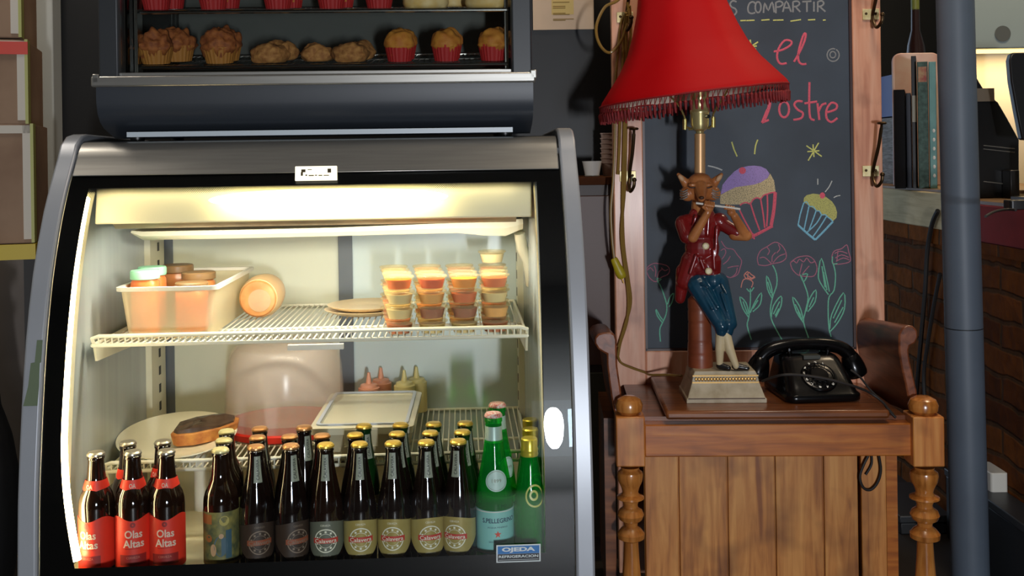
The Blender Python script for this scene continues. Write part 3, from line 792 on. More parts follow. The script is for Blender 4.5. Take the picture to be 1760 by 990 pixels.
# ------------------------------------------------------------------ sauce cups on the upper shelf
cupwall = clear('cup_plastic', (253, 250, 242), .90, (244, 232, 202), .2)
cuplid = clear('cup_lid_plastic', (250, 247, 236), .90, (204, 198, 180), .12)
FILL = {'orange': (244, 112, 8), 'chili': (230, 78, 24), 'amber': (242, 160, 50), 'cream': (234, 226, 188), 'peach': (240, 186, 110), 'plum': (150, 74, 66), 'terra': (186, 90, 62), 'coral': (228, 110, 60)}
FM = {k: mat('sauce_' + k, v, .35, sss=0) for k, v in FILL.items()}
CH_ = .0262
CW = MB().lathe([(.0005, .0005), (.0185, .0005), (.0195, .002), (.0245, .0205), (.0265, .0215), (.0270, .0235), (.0258, .0240), (.0240, .0225), (.0190, .003), (.0005, .0025)], 28)
CL = MB().lathe([(.0272, .0222), (.0276, .0245), (.0262, .0256), (.0240, .0248), (.0225, .0240), (.0005, .0240)], 28)
CF = MB().lathe([(.0005, .003), (.0186, .0032), (.0228, .0190), (.0005, .0192)], 28)
cupsrc = {}
def mkcup(col):
    t = thing('sauce_cup', '', 'sauce cup')
    CW.build('cup_wall', cupwall, t); CF.build('sauce', FM[col], t); CL.build('lid', cuplid, t)
    return t
COLS = [['terra', 'cream', 'cream', 'orange'], ['cream', 'plum', 'peach', 'chili'], ['cream', 'plum', 'coral', 'amber'], ['terra', 'peach', 'cream', 'coral']]
NAME = {'orange': 'bright orange', 'chili': 'red-orange', 'amber': 'yellow-orange', 'cream': 'creamy white', 'peach': 'peach', 'plum': 'plum red', 'terra': 'brick red', 'coral': 'coral'}
colw = ['leftmost', 'second', 'third', 'rightmost']; roww = ['front', 'second', 'third', 'rear']; lev = ['bottom', 'second from bottom', 'third from bottom', 'top', 'extra topmost']
mixc = ['cream', 'peach', 'coral', 'amber', 'plum', 'cream', 'terra']
for rw in range(4):
    for ci in range(4):
        p = hit(FR, (687, 743, 799, 851)[ci] - (0, 4, 7, 9)[rw]*(1 if ci < 3 else .5), (540, 530, 520, 515)[rw], .196 + rw*.0575)
        for lv in range(5 if (rw == 3 and ci == 3) else 4):
            k = COLS[ci][lv] if rw == 0 else mixc[(ci*3 + rw*2 + lv*5) % 7]
            M = FR @ Matrix.Translation((p.x + random.uniform(-.001, .001), p.y, US + lv*CH_))
            lb = '%s lidded cup, %s in the %s stack from the left, %s row' % (NAME[k], lev[lv], colw[ci], roww[rw])
            if k not in cupsrc:
                cupsrc[k] = mkcup(k); cupsrc[k].matrix_world = M; cupsrc[k]['label'] = lb; cupsrc[k]['group'] = 'lidded sauce cups on the upper shelf'
            else: dup(cupsrc[k], M, lb, 'lidded sauce cups on the upper shelf')
# ---- tub with jars, papaya, plates
tubm = clear('milky_plastic', (252, 248, 236), .66, (240, 232, 204), .3)
lf, rf = hit(FR, 197, 495, .20), hit(FR, 374, 492, .20)
bl, br = hit(FR, 214, 570, .205), hit(FR, 355, 572, .205)
zt = lf.z; zb = US; yb = .53
t = thing('storage_tub', 'open milky plastic tub holding sauce jars, left end of the upper shelf', 'tub', FR, ((lf.x + rf.x)/2, .365, zb))
hw, hd = (rf.x - lf.x)/2, (yb - .20)/2; H = zt - zb
q = MB()
def rr(w, d, z, r=.012):
    o = []
    for cx, cy, a0 in ((w-r, d-r, 0), (-w+r, d-r, 90), (-w+r, -d+r, 180), (w-r, -d+r, 270)):
        for i in range(5): o.append((cx + r*math.cos(R(a0 + 22.5*i)), cy + r*math.sin(R(a0 + 22.5*i)), z))
    return o
q.rings([rr(hw - .017, hd - .012, .001), rr(hw - .006, hd - .006, H - .006), rr(hw - .009, hd - .009, H - .006), rr(hw - .019, hd - .014, .003)])
q.build('tub_wall', tubm, t)
MB().rings([rr(hw - .006, hd - .006, H - .008), rr(hw, hd, H - .007), rr(hw + .001, hd + .001, H), rr(hw - .007, hd - .007, H), rr(hw - .008, hd - .008, H - .006)], loop=True).build('rim', whiteplastic, t)
mint = mat('mint_lid', (150, 214, 176), .45); jarbrown = mat('brown_lid', (120, 92, 58), .4)
salsa = mat('orange_salsa', (236, 130, 66), .3, rgb2=(214, 100, 50), scale=40); sauceb = mat('brown_salsa', (176, 110, 60), .3)
def jar(px, py, y, r, h, lidm, fillm, label, grp):
    p = hit(FR, px, py, y)
    o = thing('sauce_jar', label, 'jar', FR, (p.x, y, US + .0045), group=grp)
    MB().lathe([(.0005, 0), (r*.92, .0005), (r, .006), (r*.98, h*.3), (r*1.01, h*.34), (r*.98, h*.62), (r, h*.66), (r*.98, h*.8), (r*.84, h*.86), (r*.84, h*.88), (.0005, h*.88)], 30).build('jar_body', fillm, o)
    MB().lathe([(r*.96, h*.86), (r*1.0, h*.87), (r*1.0, h*.98), (r*.94, h), (.0005, h)], 36, mod=lambda a, q, z: 1 + .012*math.cos(36*a)).build('lid', lidm, o)
jar(250, 520, .255, .0255, .112, mint, salsa, 'mint-lidded jar of orange salsa at the front of the tub', 'jars in the tub')
jar(262, 510, .318, .0255, .112, mint, salsa, 'mint-lidded jar directly behind the front mint-lidded jar', 'jars in the tub')
jar(330, 525, .265, .029, .088, jarbrown, salsa, 'brown-lidded jar of orange sauce at the front right of the tub', 'jars in the tub')
jar(342, 515, .345, .031, .098, jarbrown, sauceb, 'brown-lidded jar in the middle right of the tub', 'jars in the tub')
jar(306, 505, .43, .030, .104, jarbrown, sauceb, 'brown-lidded jar at the back of the tub', 'jars in the tub')
a, b2 = hit(FR, 443, 510, .40), hit(FR, 470, 480, .585)
d = (b2 - a); d.z = 0
o = thing('cut_papaya', 'cut papaya wrapped in film lying on the upper shelf beside the tub', 'papaya', FR, (a.x, a.y, US), math.atan2(-d.x, d.y))
pr = [(.002, 0), (.030, .001), (.037, .006), (.041, .03), (.0415, .06), (.038, .10), (.031, .13), (.018, .155), (.002, .165)]
Mx = Matrix.Translation((0, 0, .0415)) @ Matrix.Rotation(-math.pi/2, 4, 'X')
MB().lathe(pr, 30, Mx).build('papaya_skin', mat('papaya_skin', (228, 184, 136), .4, rgb2=(232, 200, 146), scale=14), o)
MB().lathe([(.0005, -.003), (.020, -.003), (.033, -.0012), (.036, .002), (.030, .002)], 30, Mx).build('cut_face', mat('papaya_flesh', (206, 160, 100), .4, rgb2=(190, 116, 60), scale=22), o)
MB().lathe([(.016, -.0044), (.022, -.0044), (.022, -.002), (.016, -.002)], 30, Mx @ Matrix.Translation((.004, .003, 0))).build('film_wrinkle', clear('cling_film', (250, 250, 246), .7, (214, 206, 180), .1), o)
pl = mat('plate_cream', (228, 206, 168), .35)
p = hit(FR, 644, 530, .415)
for i in range(2):
    z = US + i*.0085
    o = MB().lathe([(.0005, .001), (.045, 0), (.060, .003), (.080, .010), (.083, .0125), (.081, .013), (.060, .0055), (.045, .003), (.0005, .003)], 40, Matrix.Identity(4)).build('small_plate', pl, None)
    o.matrix_world = FR @ Matrix.Translation((p.x + .006*i - .02, .45, z))
    tag(o, ('upper' if i else 'lower') + ' of two thin cream plates stacked behind the sauce cups', 'plate', 'two stacked cream plates')
# ------------------------------------------------------------------ lower shelf
p = hitz(FR, 291, 758, LS + .019); p.x += .016
o = MB().lathe([(.0005, .002), (.050, 0), (.060, .001), (.092, .010), (.109, .0165), (.1085, .0185), (.090, .0125), (.060, .0045), (.0005, .0042)], 56).build('dinner_plate', mat('cream_china', (244, 240, 216), .25), None)
PTILT = R(8.5)
PM = FR @ Matrix.Translation((p.x, p.y, LS + .0150)) @ Matrix.Rotation(PTILT, 4, 'X')
o.matrix_world = PM; tag(o, 'large cream dinner plate holding a tart slice on the lower shelf', 'plate')
PP = p
o = MB().lathe([(.0005, .0075), (.040, .0075), (.044, .006), (.050, 0), (.052, .0005), (.046, .0105), (.040, .012), (.0005, .012)], 40).build('saucer', pl, None)
o.matrix_world = FR @ Matrix.Translation((p.x, p.y + .060, LS)) @ Matrix.Scale(1.45, 4, (0, 0, 1)); tag(o, 'upturned saucer propping up the back of the large cream plate', 'saucer')
o = thing('tart_slice', 'slice of dark chocolate tart with a golden crust on the large cream plate', 'tart')
o.matrix_world = PM @ Matrix.Translation((.045, .004, .0075)) @ Matrix.Rotation(.40, 4, 'Z')
outl = [(-.055, -.012), (-.05, -.022), (-.02, -.030), (.03, -.026), (.06, -.012), (.066, .006), (.055, .02), (.03, .026), (-.01, .024), (-.04, .014)]
q = MB(); n = len(outl)
q.rings([[(x*1.0, y, 0) for x, y in outl], [(x*1.06, y*1.08, .018) for x, y in outl], [(x*1.08, y*1.1, .024) for x, y in outl], [(x*.98, y*.96, .0245) for x, y in outl]])
q.build('crust', mat('tart_crust', (206, 140, 66), .6, rgb2=(176, 104, 50), scale=60, bump=.4), o, bev=.002)
q = MB(); rs = []
for k, (s2, z) in enumerate(((.97, .020), (.93, .030), (.7, .034), (.35, .0355), (.02, .036))):
    rs.append([(x*s2, y*s2, z + .0035*math.sin(x*170 + y*90 + k)) for x, y in outl])
q.rings(rs); q.build('chocolate_top', mat('chocolate_top', (92, 74, 62), .25, rgb2=(70, 54, 46), scale=40, coat=.4), o)
# cake dome
domem = clear('dome_plastic', (253, 250, 247), .80, (240, 232, 226), .2)
p = hit(FR, 490, 735, .47)
o = thing('cake_carrier', 'round cake carrier with a milky dome and red base on the lower shelf', 'cake carrier', FR, (p.x, .475, LS))
q = [(.118, 0), (.124, .003), (.125, .014), (.121, .017), (.110, .010), (.0005, .008)]
MB().lathe([(.0005, 0)] + q, 60).build('base', mat('red_plastic', (214, 44, 30), .35), o)
MB().lathe([(.118, .014), (.1185, .03), (.117, .08), (.114, .130), (.108, .155), (.096, .170), (.065, .177), (.0005, .178), (.0005, .175), (.063, .174), (.094, .167), (.1055, .153), (.1115, .128), (.1145, .08), (.116, .03)], 60).build('dome', domem, o)
for a in (-.9, .75):
    q = MB().box(-.012, .012, -.005, .005, .008, .034); q.xf(Matrix.Rotation(a, 4, 'Z') @ Matrix.Translation((0, -.124, 0))).build('clasp', mat('red_clasp', (220, 52, 38), .35), o, bev=.002)
# lidded storage box
fl, fr2 = hit(FR, 533, 736, .218), hit(FR, 713, 733, .218)
zb = fl.z; bk = hitz(FR, 640, 673, zb)
w = (fr2.x - fl.x); dpt = min(bk.y, .56) - .218; hh = zb - LS
o = thing('food_box', 'lidded translucent plastic food box in the middle of the lower shelf', 'food box', FR, ((fl.x + fr2.x)/2, .218 + dpt/2, LS), -.02)
boxm = clear('box_plastic', (250, 248, 238), .60, (222, 216, 190), .3)
MB().rings([rr(w/2 - .014, dpt/2 - .014, .001), rr(w/2 - .006, dpt/2 - .006, hh - .012), rr(w/2 - .009, dpt/2 - .009, hh - .012), rr(w/2 - .016, dpt/2 - .016, .003)]).build('box_body', boxm, o)
MB().rings([rr(w/2 - .001, dpt/2 - .001, hh - .014), rr(w/2, dpt/2, hh - .002), rr(w/2 - .004, dpt/2 - .004, hh), rr(w/2 - .014, dpt/2 - .014, hh), rr(w/2 - .018, dpt/2 - .018, hh - .004)]).build('lid', clear('lid_plastic', (250, 250, 244), .25, (226, 222, 200), .25), o)
rs = []
MB().rings([rr(w/2 - .010, dpt/2 - .010, hh + .0002), rr(w/2 - .010, dpt/2 - .010, hh + .003), rr(w/2 - .016, dpt/2 - .016, hh + .003), rr(w/2 - .016, dpt/2 - .016, hh + .0002)], loop=True).build('seal', mat('blue_grey_seal', (172, 180, 196), .45), o)
MB().box(-.03, .03, -dpt/2 - .002, -dpt/2 + .001, hh - .035, hh - .004).build('clip', boxm, o, bev=.001)
MB().rings([rr(w/2 - .02, dpt/2 - .02, .004), rr(w/2 - .014, dpt/2 - .014, hh*.62)]).build('contents', mat('beige_contents', (206, 178, 132), .7, rgb2=(180, 140, 96), scale=60), o)
# squeeze bottles
def squeeze(px, y, m, label):
    p = hit(FR, px, 660, y)
    o = thing('squeeze_bottle', label, 'squeeze bottle', FR, (p.x, y, LS), group='squeeze bottles at the back of the lower shelf')
    Z8 = Matrix.Scale(.80, 4, (0, 0, 1))
    MB().lathe([(.0005, 0), (.021, .001), (.0225, .006), (.0225, .060), (.0215, .066), (.021, .070), (.0005, .070)], 26, Z8).build('body', m, o)
    MB().lathe([(.0222, .067), (.0222, .079), (.0185, .081), (.0172, .088), (.0066, .091), (.0046, .105), (.003, .119), (.0005, .120)], 26, Z8).build('nozzle_cap', m, o)
pink = mat('pink_plastic', (226, 158, 128), .4); yel = mat('mustard_plastic', (214, 200, 136), .4)
squeeze(634, .545, pink, 'front pink squeeze bottle behind the food box')
squeeze(655, .592, pink, 'rear pink squeeze bottle, right of the front pink one')
squeeze(695, .560, yel, 'front pale yellow squeeze bottle at the back of the lower shelf')
squeeze(716, .592, yel, 'second pale yellow squeeze bottle standing in for a reflection in the rear panel')  # solid copy in place of the front yellow bottle's reflection

# ------------------------------------------------------------------ pastries in the case
wrapred = mat('red_paper_case', (176, 34, 36), .6); wraptan = mat('tan_paper_case', (176, 116, 50), .65)
spng = mat('golden_sponge', (206, 138, 52), .7, rgb2=(186, 110, 40), scale=60, bump=.3)
crumb = mat('brown_crumble', (170, 98, 46), .75, rgb2=(132, 68, 32), scale=110, bump=.6)
scone = mat('oat_scone', (190, 134, 74), .8, rgb2=(154, 98, 52), scale=120, bump=.7)
bun = mat('cream_bun', (232, 206, 150), .6, rgb2=(222, 184, 110), scale=40)
def lumpy(mb, amp, sc, seed):
    o = Vector((seed, seed*1.7, 0))
    for i, p in enumerate(mb.v):
        d = noise.noise(p*sc + o)
        mb.v[i] = p + Vector((p.x, p.y, max(p.z - .02, 0))).normalized()*amp*d
    return mb
def mkmuffin(wrap, top, rough, seed, rb=.0225, rt=.0305, hw=.034, ht=.026, neck=0):
    t = thing('muffin', '', 'muffin')
    MB().lathe([(.0005, 0), (rb, .0005), (rt, hw), (rt - .0015, hw), (rb - .002, .003), (.0005, .003)], 96, mod=lambda a, r, z: 1 + .022*math.cos(24*a)).build('paper_case', wrap, t)
    pts = []
    for i in range(15):
        g = math.pi/2*i/14
        pts.append(((rt + .001)*math.cos(g)**.8 if i < 14 else .0005, hw - .003 + ht*math.sin(g)))
    q = MB().lathe([(rb, .012), (rt - .002, hw - .006)] + pts, 40)
    lumpy(q, rough, 90, seed); q.build('top', top, t, ang=70); return t
def mkscone(seed):
    q = MB().ell((0, 0, .014), (.036, .032, .021), None, 40, 22)
    o3 = Vector((seed, 3, 1))
    for i, p in enumerate(q.v):
        k = 1 + .22*noise.noise(p*38 + o3) + .13*noise.noise(p*110 + o3); q.v[i] = Vector((p.x*k, p.y*k, max(p.z*k, 0)))
    o = q.build('scone', scone, None, ang=80); return tag(o, '', 'scone')
def rackM(px, py, y, zf, rz=0, sc=1):
    p = hit(FR, px, py, y)
    return FR @ Matrix.Translation((p.x, y, 1.118 + rackz(zf, y) + .0036)) @ Matrix.Rotation(TILT, 4, 'X') @ Matrix.Rotation(rz, 4, 'Z') @ Matrix.Scale(sc, 4)
def place(src, M, label, grp):
    if not src['label']: src.matrix_world = M; src['label'] = label; src['group'] = grp; return src
    return dup(src, M, label, grp)
mb_ = [mkmuffin(wraptan, crumb, .009, 3.1, .0235, .031, .031, .034), mkmuffin(wraptan, crumb, .009, 8.4, .0235, .031, .031, .035)]
g = 'brown crumble-topped muffins'
place(mb_[0], rackM(269, 105, .30, zr1), 'brown crumble muffin at the left front of the lower rack', g)
place(mb_[1], rackM(307, 95, .365, zr1, 1), 'brown crumble muffin behind the leftmost one on the lower rack', g)
place(mb_[1], rackM(378, 100, .30, zr1, 2), 'brown crumble muffin next to the scones on the lower rack', g)
place(mb_[0], rackM(388, 95, .366, zr1, 3), 'brown crumble muffin tucked behind the one next to the scones', g)
sc_ = [mkscone(1.0), mkscone(5.5)]
g = 'oat scones on the lower rack'
place(sc_[0], rackM(464, 104, .305, zr1, .2), 'leftmost oat scone, right of the brown muffins', g)
place(sc_[1], rackM(484, 92, .375, zr1, 1.0), 'oat scone behind the leftmost scone', g)
place(sc_[1], rackM(545, 95, .335, zr1, .1, .9), 'small oat scone in the middle of the lower rack', g)
place(sc_[0], rackM(604, 100, .305, zr1, .4), 'oat scone at the front, second left of the red muffins', g)
place(sc_[0], rackM(616, 90, .375, zr1, 2.0), 'oat scone leaning behind the one beside the red muffins', g)
rm = [mkmuffin(wrapred, spng, .004, 2.2, .0215, .0275, .032, .030), mkmuffin(wrapred, spng, .005, 6.1, .0215, .0275, .032, .030)]
g = 'golden muffins in red cases'
for px, l in ((687, 'leftmost'), (767, 'middle'), (847, 'rightmost')):
    place(rm[0], rackM(px, 90, .30, zr1, px), '%s golden muffin in a red case on the front of the lower rack' % l, g)
for px, l in ((692, 'leftmost'), (770, 'middle'), (852, 'rightmost')):
    place(rm[1], rackM(px, 80, .365, zr1, px), 'golden muffin in a red case behind the %s front one, lower rack' % l, g)
g = 'muffins in red cases on the upper rack'
for i, px in enumerate((269, 367, 478, 570, 652)):
    place(rm[0], rackM(px, 5, .295, zr2, px), ('%s front muffin in a red case on the upper rack, cut by the picture top' % ('leftmost', 'second', 'third', 'fourth', 'rightmost')[i]), g)
for i, px in enumerate((294, 390, 498, 586)):
    place(rm[1], rackM(px, 0, .36, zr2, px), ('rear red-cased muffin just right of the %s front one, upper rack' % ('leftmost', 'second', 'third', 'fourth')[i]), g)
def mkbun(seed):
    q = MB().lathe([(.0005, 0), (.040, .0005), (.0435, .008), (.043, .024), (.036, .034), (.02, .039), (.0005, .040)], 40)
    lumpy(q, .003, 50, seed); return tag(q.build('cream_bun', bun, None, ang=70), '', 'bun')
bn = mkbun(4)
g = 'pale buns on the upper rack'
place(bn, rackM(731, 5, .31, zr2), 'pale cream bun at the front left of the pair on the upper rack', g)
place(bn, rackM(839, 5, .31, zr2, 1), 'pale cream bun at the right end of the upper rack', g)
place(bn, rackM(780, 0, .40, zr2, 2, .8), 'small pale bun behind the two front buns on the upper rack', g)
# ------------------------------------------------------------------ hall chair with chalkboard back
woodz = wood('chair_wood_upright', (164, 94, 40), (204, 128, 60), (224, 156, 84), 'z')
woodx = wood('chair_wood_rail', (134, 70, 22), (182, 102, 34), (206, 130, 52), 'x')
woody = wood('chair_wood_arm_shaded', (84, 44, 24), (122, 66, 38), (146, 86, 54), 'y')  # shade on the arms put into the colour, darker than the other wood
woodp = wood('pink_post_wood', (196, 128, 96), (222, 158, 124), (234, 180, 148), 'z', .45, .2)  # pinker than the rest of the chair wood
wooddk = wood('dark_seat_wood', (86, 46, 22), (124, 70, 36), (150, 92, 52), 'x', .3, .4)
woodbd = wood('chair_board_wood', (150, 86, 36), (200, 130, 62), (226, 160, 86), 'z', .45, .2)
woodt = wood('turned_wood', (140, 80, 30), (190, 120, 54), (212, 146, 76), 'z', .22, .6, False)
brass = mat('old_brass', (176, 140, 70), .35, .85, rgb2=(120, 92, 44), scale=30)
plbrass = mat('pale_brass', (240, 226, 176), .4, .35, rgb2=(206, 188, 130), scale=60)
dkbrass = mat('dark_bronze', (74, 56, 34), .35, .8)
CHAIR = thing('hall_chair', 'tall wooden hall chair with turned posts, boarded base and a chalkboard set in its back', 'chair', CH)
YB2 = .375
SEATZ = hit(CH, 1340, 706, .0).z
h = lambda px, py, y: hit(CH, px, py, y)
# back posts
lx0, lx1 = h(1056, 400, YB2).x, h(1107, 400, YB2).x
rx0, rx1 = h(1470, 400, YB2).x, h(1519, 400, YB2).x
for x0, x1 in ((lx0, lx1), (rx0, rx1)):
    MB().box(x0, x1, YB2, YB2 + .045, 0, 1.86).build('back_post', woodp, CHAIR, bev=.003)
MB().box(lx1, rx0, YB2 + .004, YB2 + .04, 1.66, 1.78).build('top_rail', woodx, CHAIR, bev=.004)
zc0, zc1 = h(1290, 642, YB2).z, h(1290, 602, YB2).z
MB().box(lx1, rx0, YB2 + .004, YB2 + .04, zc0 - .03, zc1).build('lower_rail', woodp, CHAIR, bev=.004)
def boardmat():
    m, t, b = nt('chalkboard'); N = t.nodes; L = t.links
    tc = N.new('ShaderNodeTexCoord'); n = N.new('ShaderNodeTexNoise'); n.inputs['Scale'].default_value = 5; n.inputs['Detail'].default_value = 6
    L.new(tc.outputs['Object'], n.inputs['Vector'])
    r = N.new('ShaderNodeValToRGB'); r.color_ramp.elements[0].color = lin((46, 55, 66)); r.color_ramp.elements[1].color = lin((60, 71, 84))
    r.color_ramp.elements[0].position = .35; r.color_ramp.elements[1].position = .7
    L.new(n.outputs['Fac'], r.inputs[0]); L.new(r.outputs[0], b.inputs['Base Color']); b.inputs['Roughness'].default_value = .55; return m
YC = YB2 + .014
zb1_ = h(1290, 598, YC).z
BOARD = MB().box(lx1, rx0, YC, YC + .012, zc1 - .002, 1.66).build('chalkboard', boardmat(), CHAIR)
BOARD['label'] = 'slate grey chalkboard covered in coloured chalk drawings'
MB().box(lx1, lx1 + .006, YC - .008, YC, zc1, 1.66).box(rx0 - .006, rx0, YC - .008, YC, zc1, 1.66).box(lx1, rx0, YC - .008, YC, zc1 - .002, zc1 + .005).build('board_bead', mat('dark_bead', (58, 30, 24), .4), CHAIR)
# ---- chalk
def chalkm(name, rgb, gap=.36):
    m, t, b = nt(name); N = t.nodes; L = t.links
    tc = N.new('ShaderNodeTexCoord'); n = N.new('ShaderNodeTexNoise'); n.inputs['Scale'].default_value = 420; n.inputs['Detail'].default_value = 2
    L.new(tc.outputs['Object'], n.inputs['Vector'])
    r = N.new('ShaderNodeValToRGB'); r.color_ramp.elements[0].color = lin([60 + (q - 60)*.62 for q in rgb]); r.color_ramp.elements[1].color = lin(rgb)
    r.color_ramp.elements[0].position = gap - .06; r.color_ramp.elements[1].position = gap + .10
    L.new(n.outputs['Fac'], r.inputs[0]); L.new(r.outputs[0], b.inputs['Base Color']); b.inputs['Roughness'].default_value = .95; return m
ck = {k: chalkm('chalk_' + k, v) for k, v in {'white': (206, 208, 204), 'grey': (150, 152, 152), 'pink': (236, 104, 124), 'yellow': (222, 222, 130), 'dull_pink': (184, 116, 138), 'green': (120, 200, 170), 'blue': (136, 200, 226), 'salmon': (232, 150, 136)}.items()}
ck['purple'] = chalkm('chalk_purple', (176, 150, 212), .36); ck['tan'] = chalkm('chalk_tan', (226, 204, 158), .45); ck['olive'] = chalkm('chalk_olive', (200, 198, 120), .40)
def sm(pts, n=3, closed=False):
    if len(pts) < 3: return pts
    out = []
    P = [Vector(p) for p in pts]; k = len(P)
    for i in range(k - 1):
        a, b, c2, d2 = P[max(i-1, 0)], P[i], P[i+1], P[min(i+2, k-1)]
        for j in range(n):
            t = j/n; out.append(.5*((2*b) + (c2 - a)*t + (2*a - 5*b + 4*c2 - d2)*t*t + (3*b - a - 3*c2 + d2)*t**3))
    out.append(P[-1]); return out
def board(ox, oy, sc):
    def f(p):
        q = h(ox + p[0]/sc, oy + p[1]/sc, YC); return Vector((q.x, YC - .0004, q.z))
    return f
B4 = board(1100, 380, 4.126); B2_ = board(1280, 0, 3.667); B7 = board(920, 240, 3.667); B8 = board(1280, 240, 3.667); B0 = board(0, 0, 1)
def strokes(name, col, items, F, w=.0016, curve=True, parent=None):
    q = MB()
    for it in items:
        ww = w
        if isinstance(it[-1], (int, float)): ww = w*it[-1]; it = it[:-1]
        pts = [F(p) for p in it]
        if curve: pts = sm(pts)
        q.tube(pts, ww, 6, flat=.28)
    return q.build(name, ck[col], parent or BOARD)
def circ(cx, cy, r, ry=None, a0=0, a1=360, n=14): return [(cx + r*math.cos(R(a0 + (a1-a0)*i/n)), cy + (ry or r)*math.sin(R(a0 + (a1-a0)*i/n))) for i in range(n + 1)]
S1 = [[(66, 22), (50, 12), (30, 22), (20, 50), (24, 76), (42, 86), (66, 80)], circ(84, 46, 18, 34, -90, 270), [(118, 82), (126, 20), (148, 66), (172, 14), (186, 78)], [(196, 84), (196, 14)], [(196, 16), (222, 8), (240, 24), (224, 42), (198, 46)],
      [(240, 76), (262, 8), (292, 76)], [(248, 50), (284, 50)], [(304, 78), (304, 10)], [(304, 12), (332, 8), (346, 24), (328, 40), (306, 42)], [(318, 42), (350, 76)], [(362, 12), (420, 8)], [(392, 10), (392, 76)], [(436, 10), (436, 74)],
      [(460, 76), (460, 10)], [(460, 12), (486, 6), (498, 22), (484, 38), (462, 42)], [(472, 42), (508, 74)], [(-52, 12), (-76, 6), (-92, 24), (-84, 44), (-60, 56), (-52, 78), (-72, 98), (-94, 90)]]
strokes('chalk_lettering', 'grey', S1, B2_, .0022)
strokes('chalk_dashes', 'yellow', [[(-100, 132), (-60, 130)], [(-28, 131), (8, 129)], [(10, 130), (62, 128)], [(104, 128), (156, 124)], [(178, 128), (244, 126)], [(288, 134), (354, 124)], [(398, 126), (444, 124)], [(492, 128), (510, 126)]], B2_, .0017)
strokes('chalk_lettering', 'pink', [[(182, 325), (235, 315), (288, 285), (292, 260), (252, 255), (214, 305), (204, 365), (225, 402), (264, 398)], [(310, 390), (345, 330), (378, 255), (384, 210), (366, 230), (338, 330), (340, 385), (362, 405), (388, 402)]], B2_, .0027)
strokes('chalk_lettering', 'pink', [[(160, 612), (152, 680), (118, 768), 1.5], [(142, 690), (108, 774)], [(108, 774), (152, 756)], [(156, 640), (178, 614), (212, 602)], circ(248, 690, 31, 50, -90, 270), [(364, 640), (330, 638), (312, 660), (334, 692), (366, 712), (356, 745), (306, 756)],
    [(408, 518), (406, 640), (412, 740), (440, 757)], [(376, 652), (456, 640)], [(458, 650), (470, 756)], [(466, 700), (486, 662), (514, 652)], [(520, 708), (572, 690), (580, 660), (546, 648), (516, 690), (516, 745), (546, 770), (584, 744)]], B2_, .0028)
strokes('chalk_spiral', 'grey', [circ(557, 347, 38, 40, -60, 290), circ(555, 345, 18, 20, 0, 400)], B2_, .0016)
strokes('chalk_star', 'yellow', [[(2, 236), (52, 326)], [(20, 300), (76, 290)], [(84, 264), (30, 300)], [(34, 250), (44, 330)], [(10, 270), (70, 312)]], B2_, .002, False)
strokes('chalk_star', 'yellow', [[(388, 38), (485, 106)], [(466, 20), (400, 132)], [(430, 30), (436, 110)], [(394, 76), (470, 70)]], B8, .0017, False)
strokes('chalk_ray', 'yellow', [[(1238, 14), (1252, 60), (1272, 106)], [(1402, 0), (1388, 40), (1382, 92)]], B7, .0018)
strokes('chalk_ray', 'white', [[(1088, 165), (1130, 174), (1178, 192)]], B7, .0018)
def patch(name, col, poly, F, off=.0002, n=3):
    pts = [F(p) - Vector((0, off, 0)) for p in poly]
    q = MB(); q.add(pts, [tuple(range(len(pts)))]); return q.build(name, ck[col], BOARD, ang=0)
patch('chalk_frosting', 'purple', [(1168, 345), (1180, 285), (1215, 240), (1255, 200), (1290, 178), (1340, 166), (1380, 164), (1420, 168), (1455, 185), (1476, 214), (1466, 240), (1420, 270), (1375, 284), (1330, 290), (1260, 300), (1200, 330)], B7)
patch('chalk_crumb', 'tan', [(1165, 350), (1200, 330), (1260, 300), (1330, 290), (1375, 284), (1420, 270), (1466, 240), (1480, 214), (1505, 260), (1515, 335), (1480, 338), (1460, 340), (1420, 370), (1385, 372), (1350, 400), (1290, 408), (1230, 410), (1165, 405)], B7)
strokes('chalk_crumb', 'tan', [[(1180 + 24*i, 385 - 5*i + 14*(i % 2)), (1190 + 24*i, 340 - 7*i), (1200 + 24*i, 392 - 6*i)] for i in range(13)], B7, .0013, False)
patch('chalk_cherry', 'pink', circ(1305, 195, 22, 22, 0, 340, 10), B7, .0004)
strokes('chalk_cupcake_case', 'pink', [[(1290, 414), (1305, 402), (1330, 396), (1354, 404), (1372, 378), (1398, 366), (1420, 372), (1440, 350), (1462, 342), (1488, 334), (1514, 330)], [(1286, 440), (1320, 510), (1372, 602)], [(1356, 402), (1384, 490), (1414, 572)], [(1420, 374), (1436, 470), (1446, 556)], [(1462, 342), (1464, 450), (1458, 548)], [(1512, 332), (1504, 440), (1486, 542), 2.2], [(1328, 630), (1410, 590), (1496, 544), 1.9], [(1372, 590), (1380, 628)]], B7, .0020)
patch('chalk_frosting', 'olive', [(370, 390), (374, 366), (390, 350), (430, 340), (470, 345), (510, 360), (550, 390), (572, 424), (582, 460), (578, 492), (555, 515), (520, 480), (490, 475), (470, 450), (450, 445), (420, 425), (380, 400)], B8)
patch('chalk_cherry', 'pink', circ(489, 352, 17, 20, 0, 340, 10), B8, .0004)
strokes('chalk_cupcake_case', 'blue', [[(372, 398), (350, 470), (336, 538)], [(336, 538), (390, 588), (444, 632), 1.6], [(444, 632), (500, 576), (556, 516), 1.5], [(404, 422), (390, 490), (374, 566)], [(450, 448), (424, 520), (402, 578)], [(484, 474), (450, 530), (386, 590)], [(514, 486), (474, 550), (430, 612)],
    [(372, 400), (390, 392), (408, 420), (430, 422), (452, 448), (470, 450), (486, 474), (506, 472), (520, 486), (540, 500), (556, 516)]], B8, .0017)
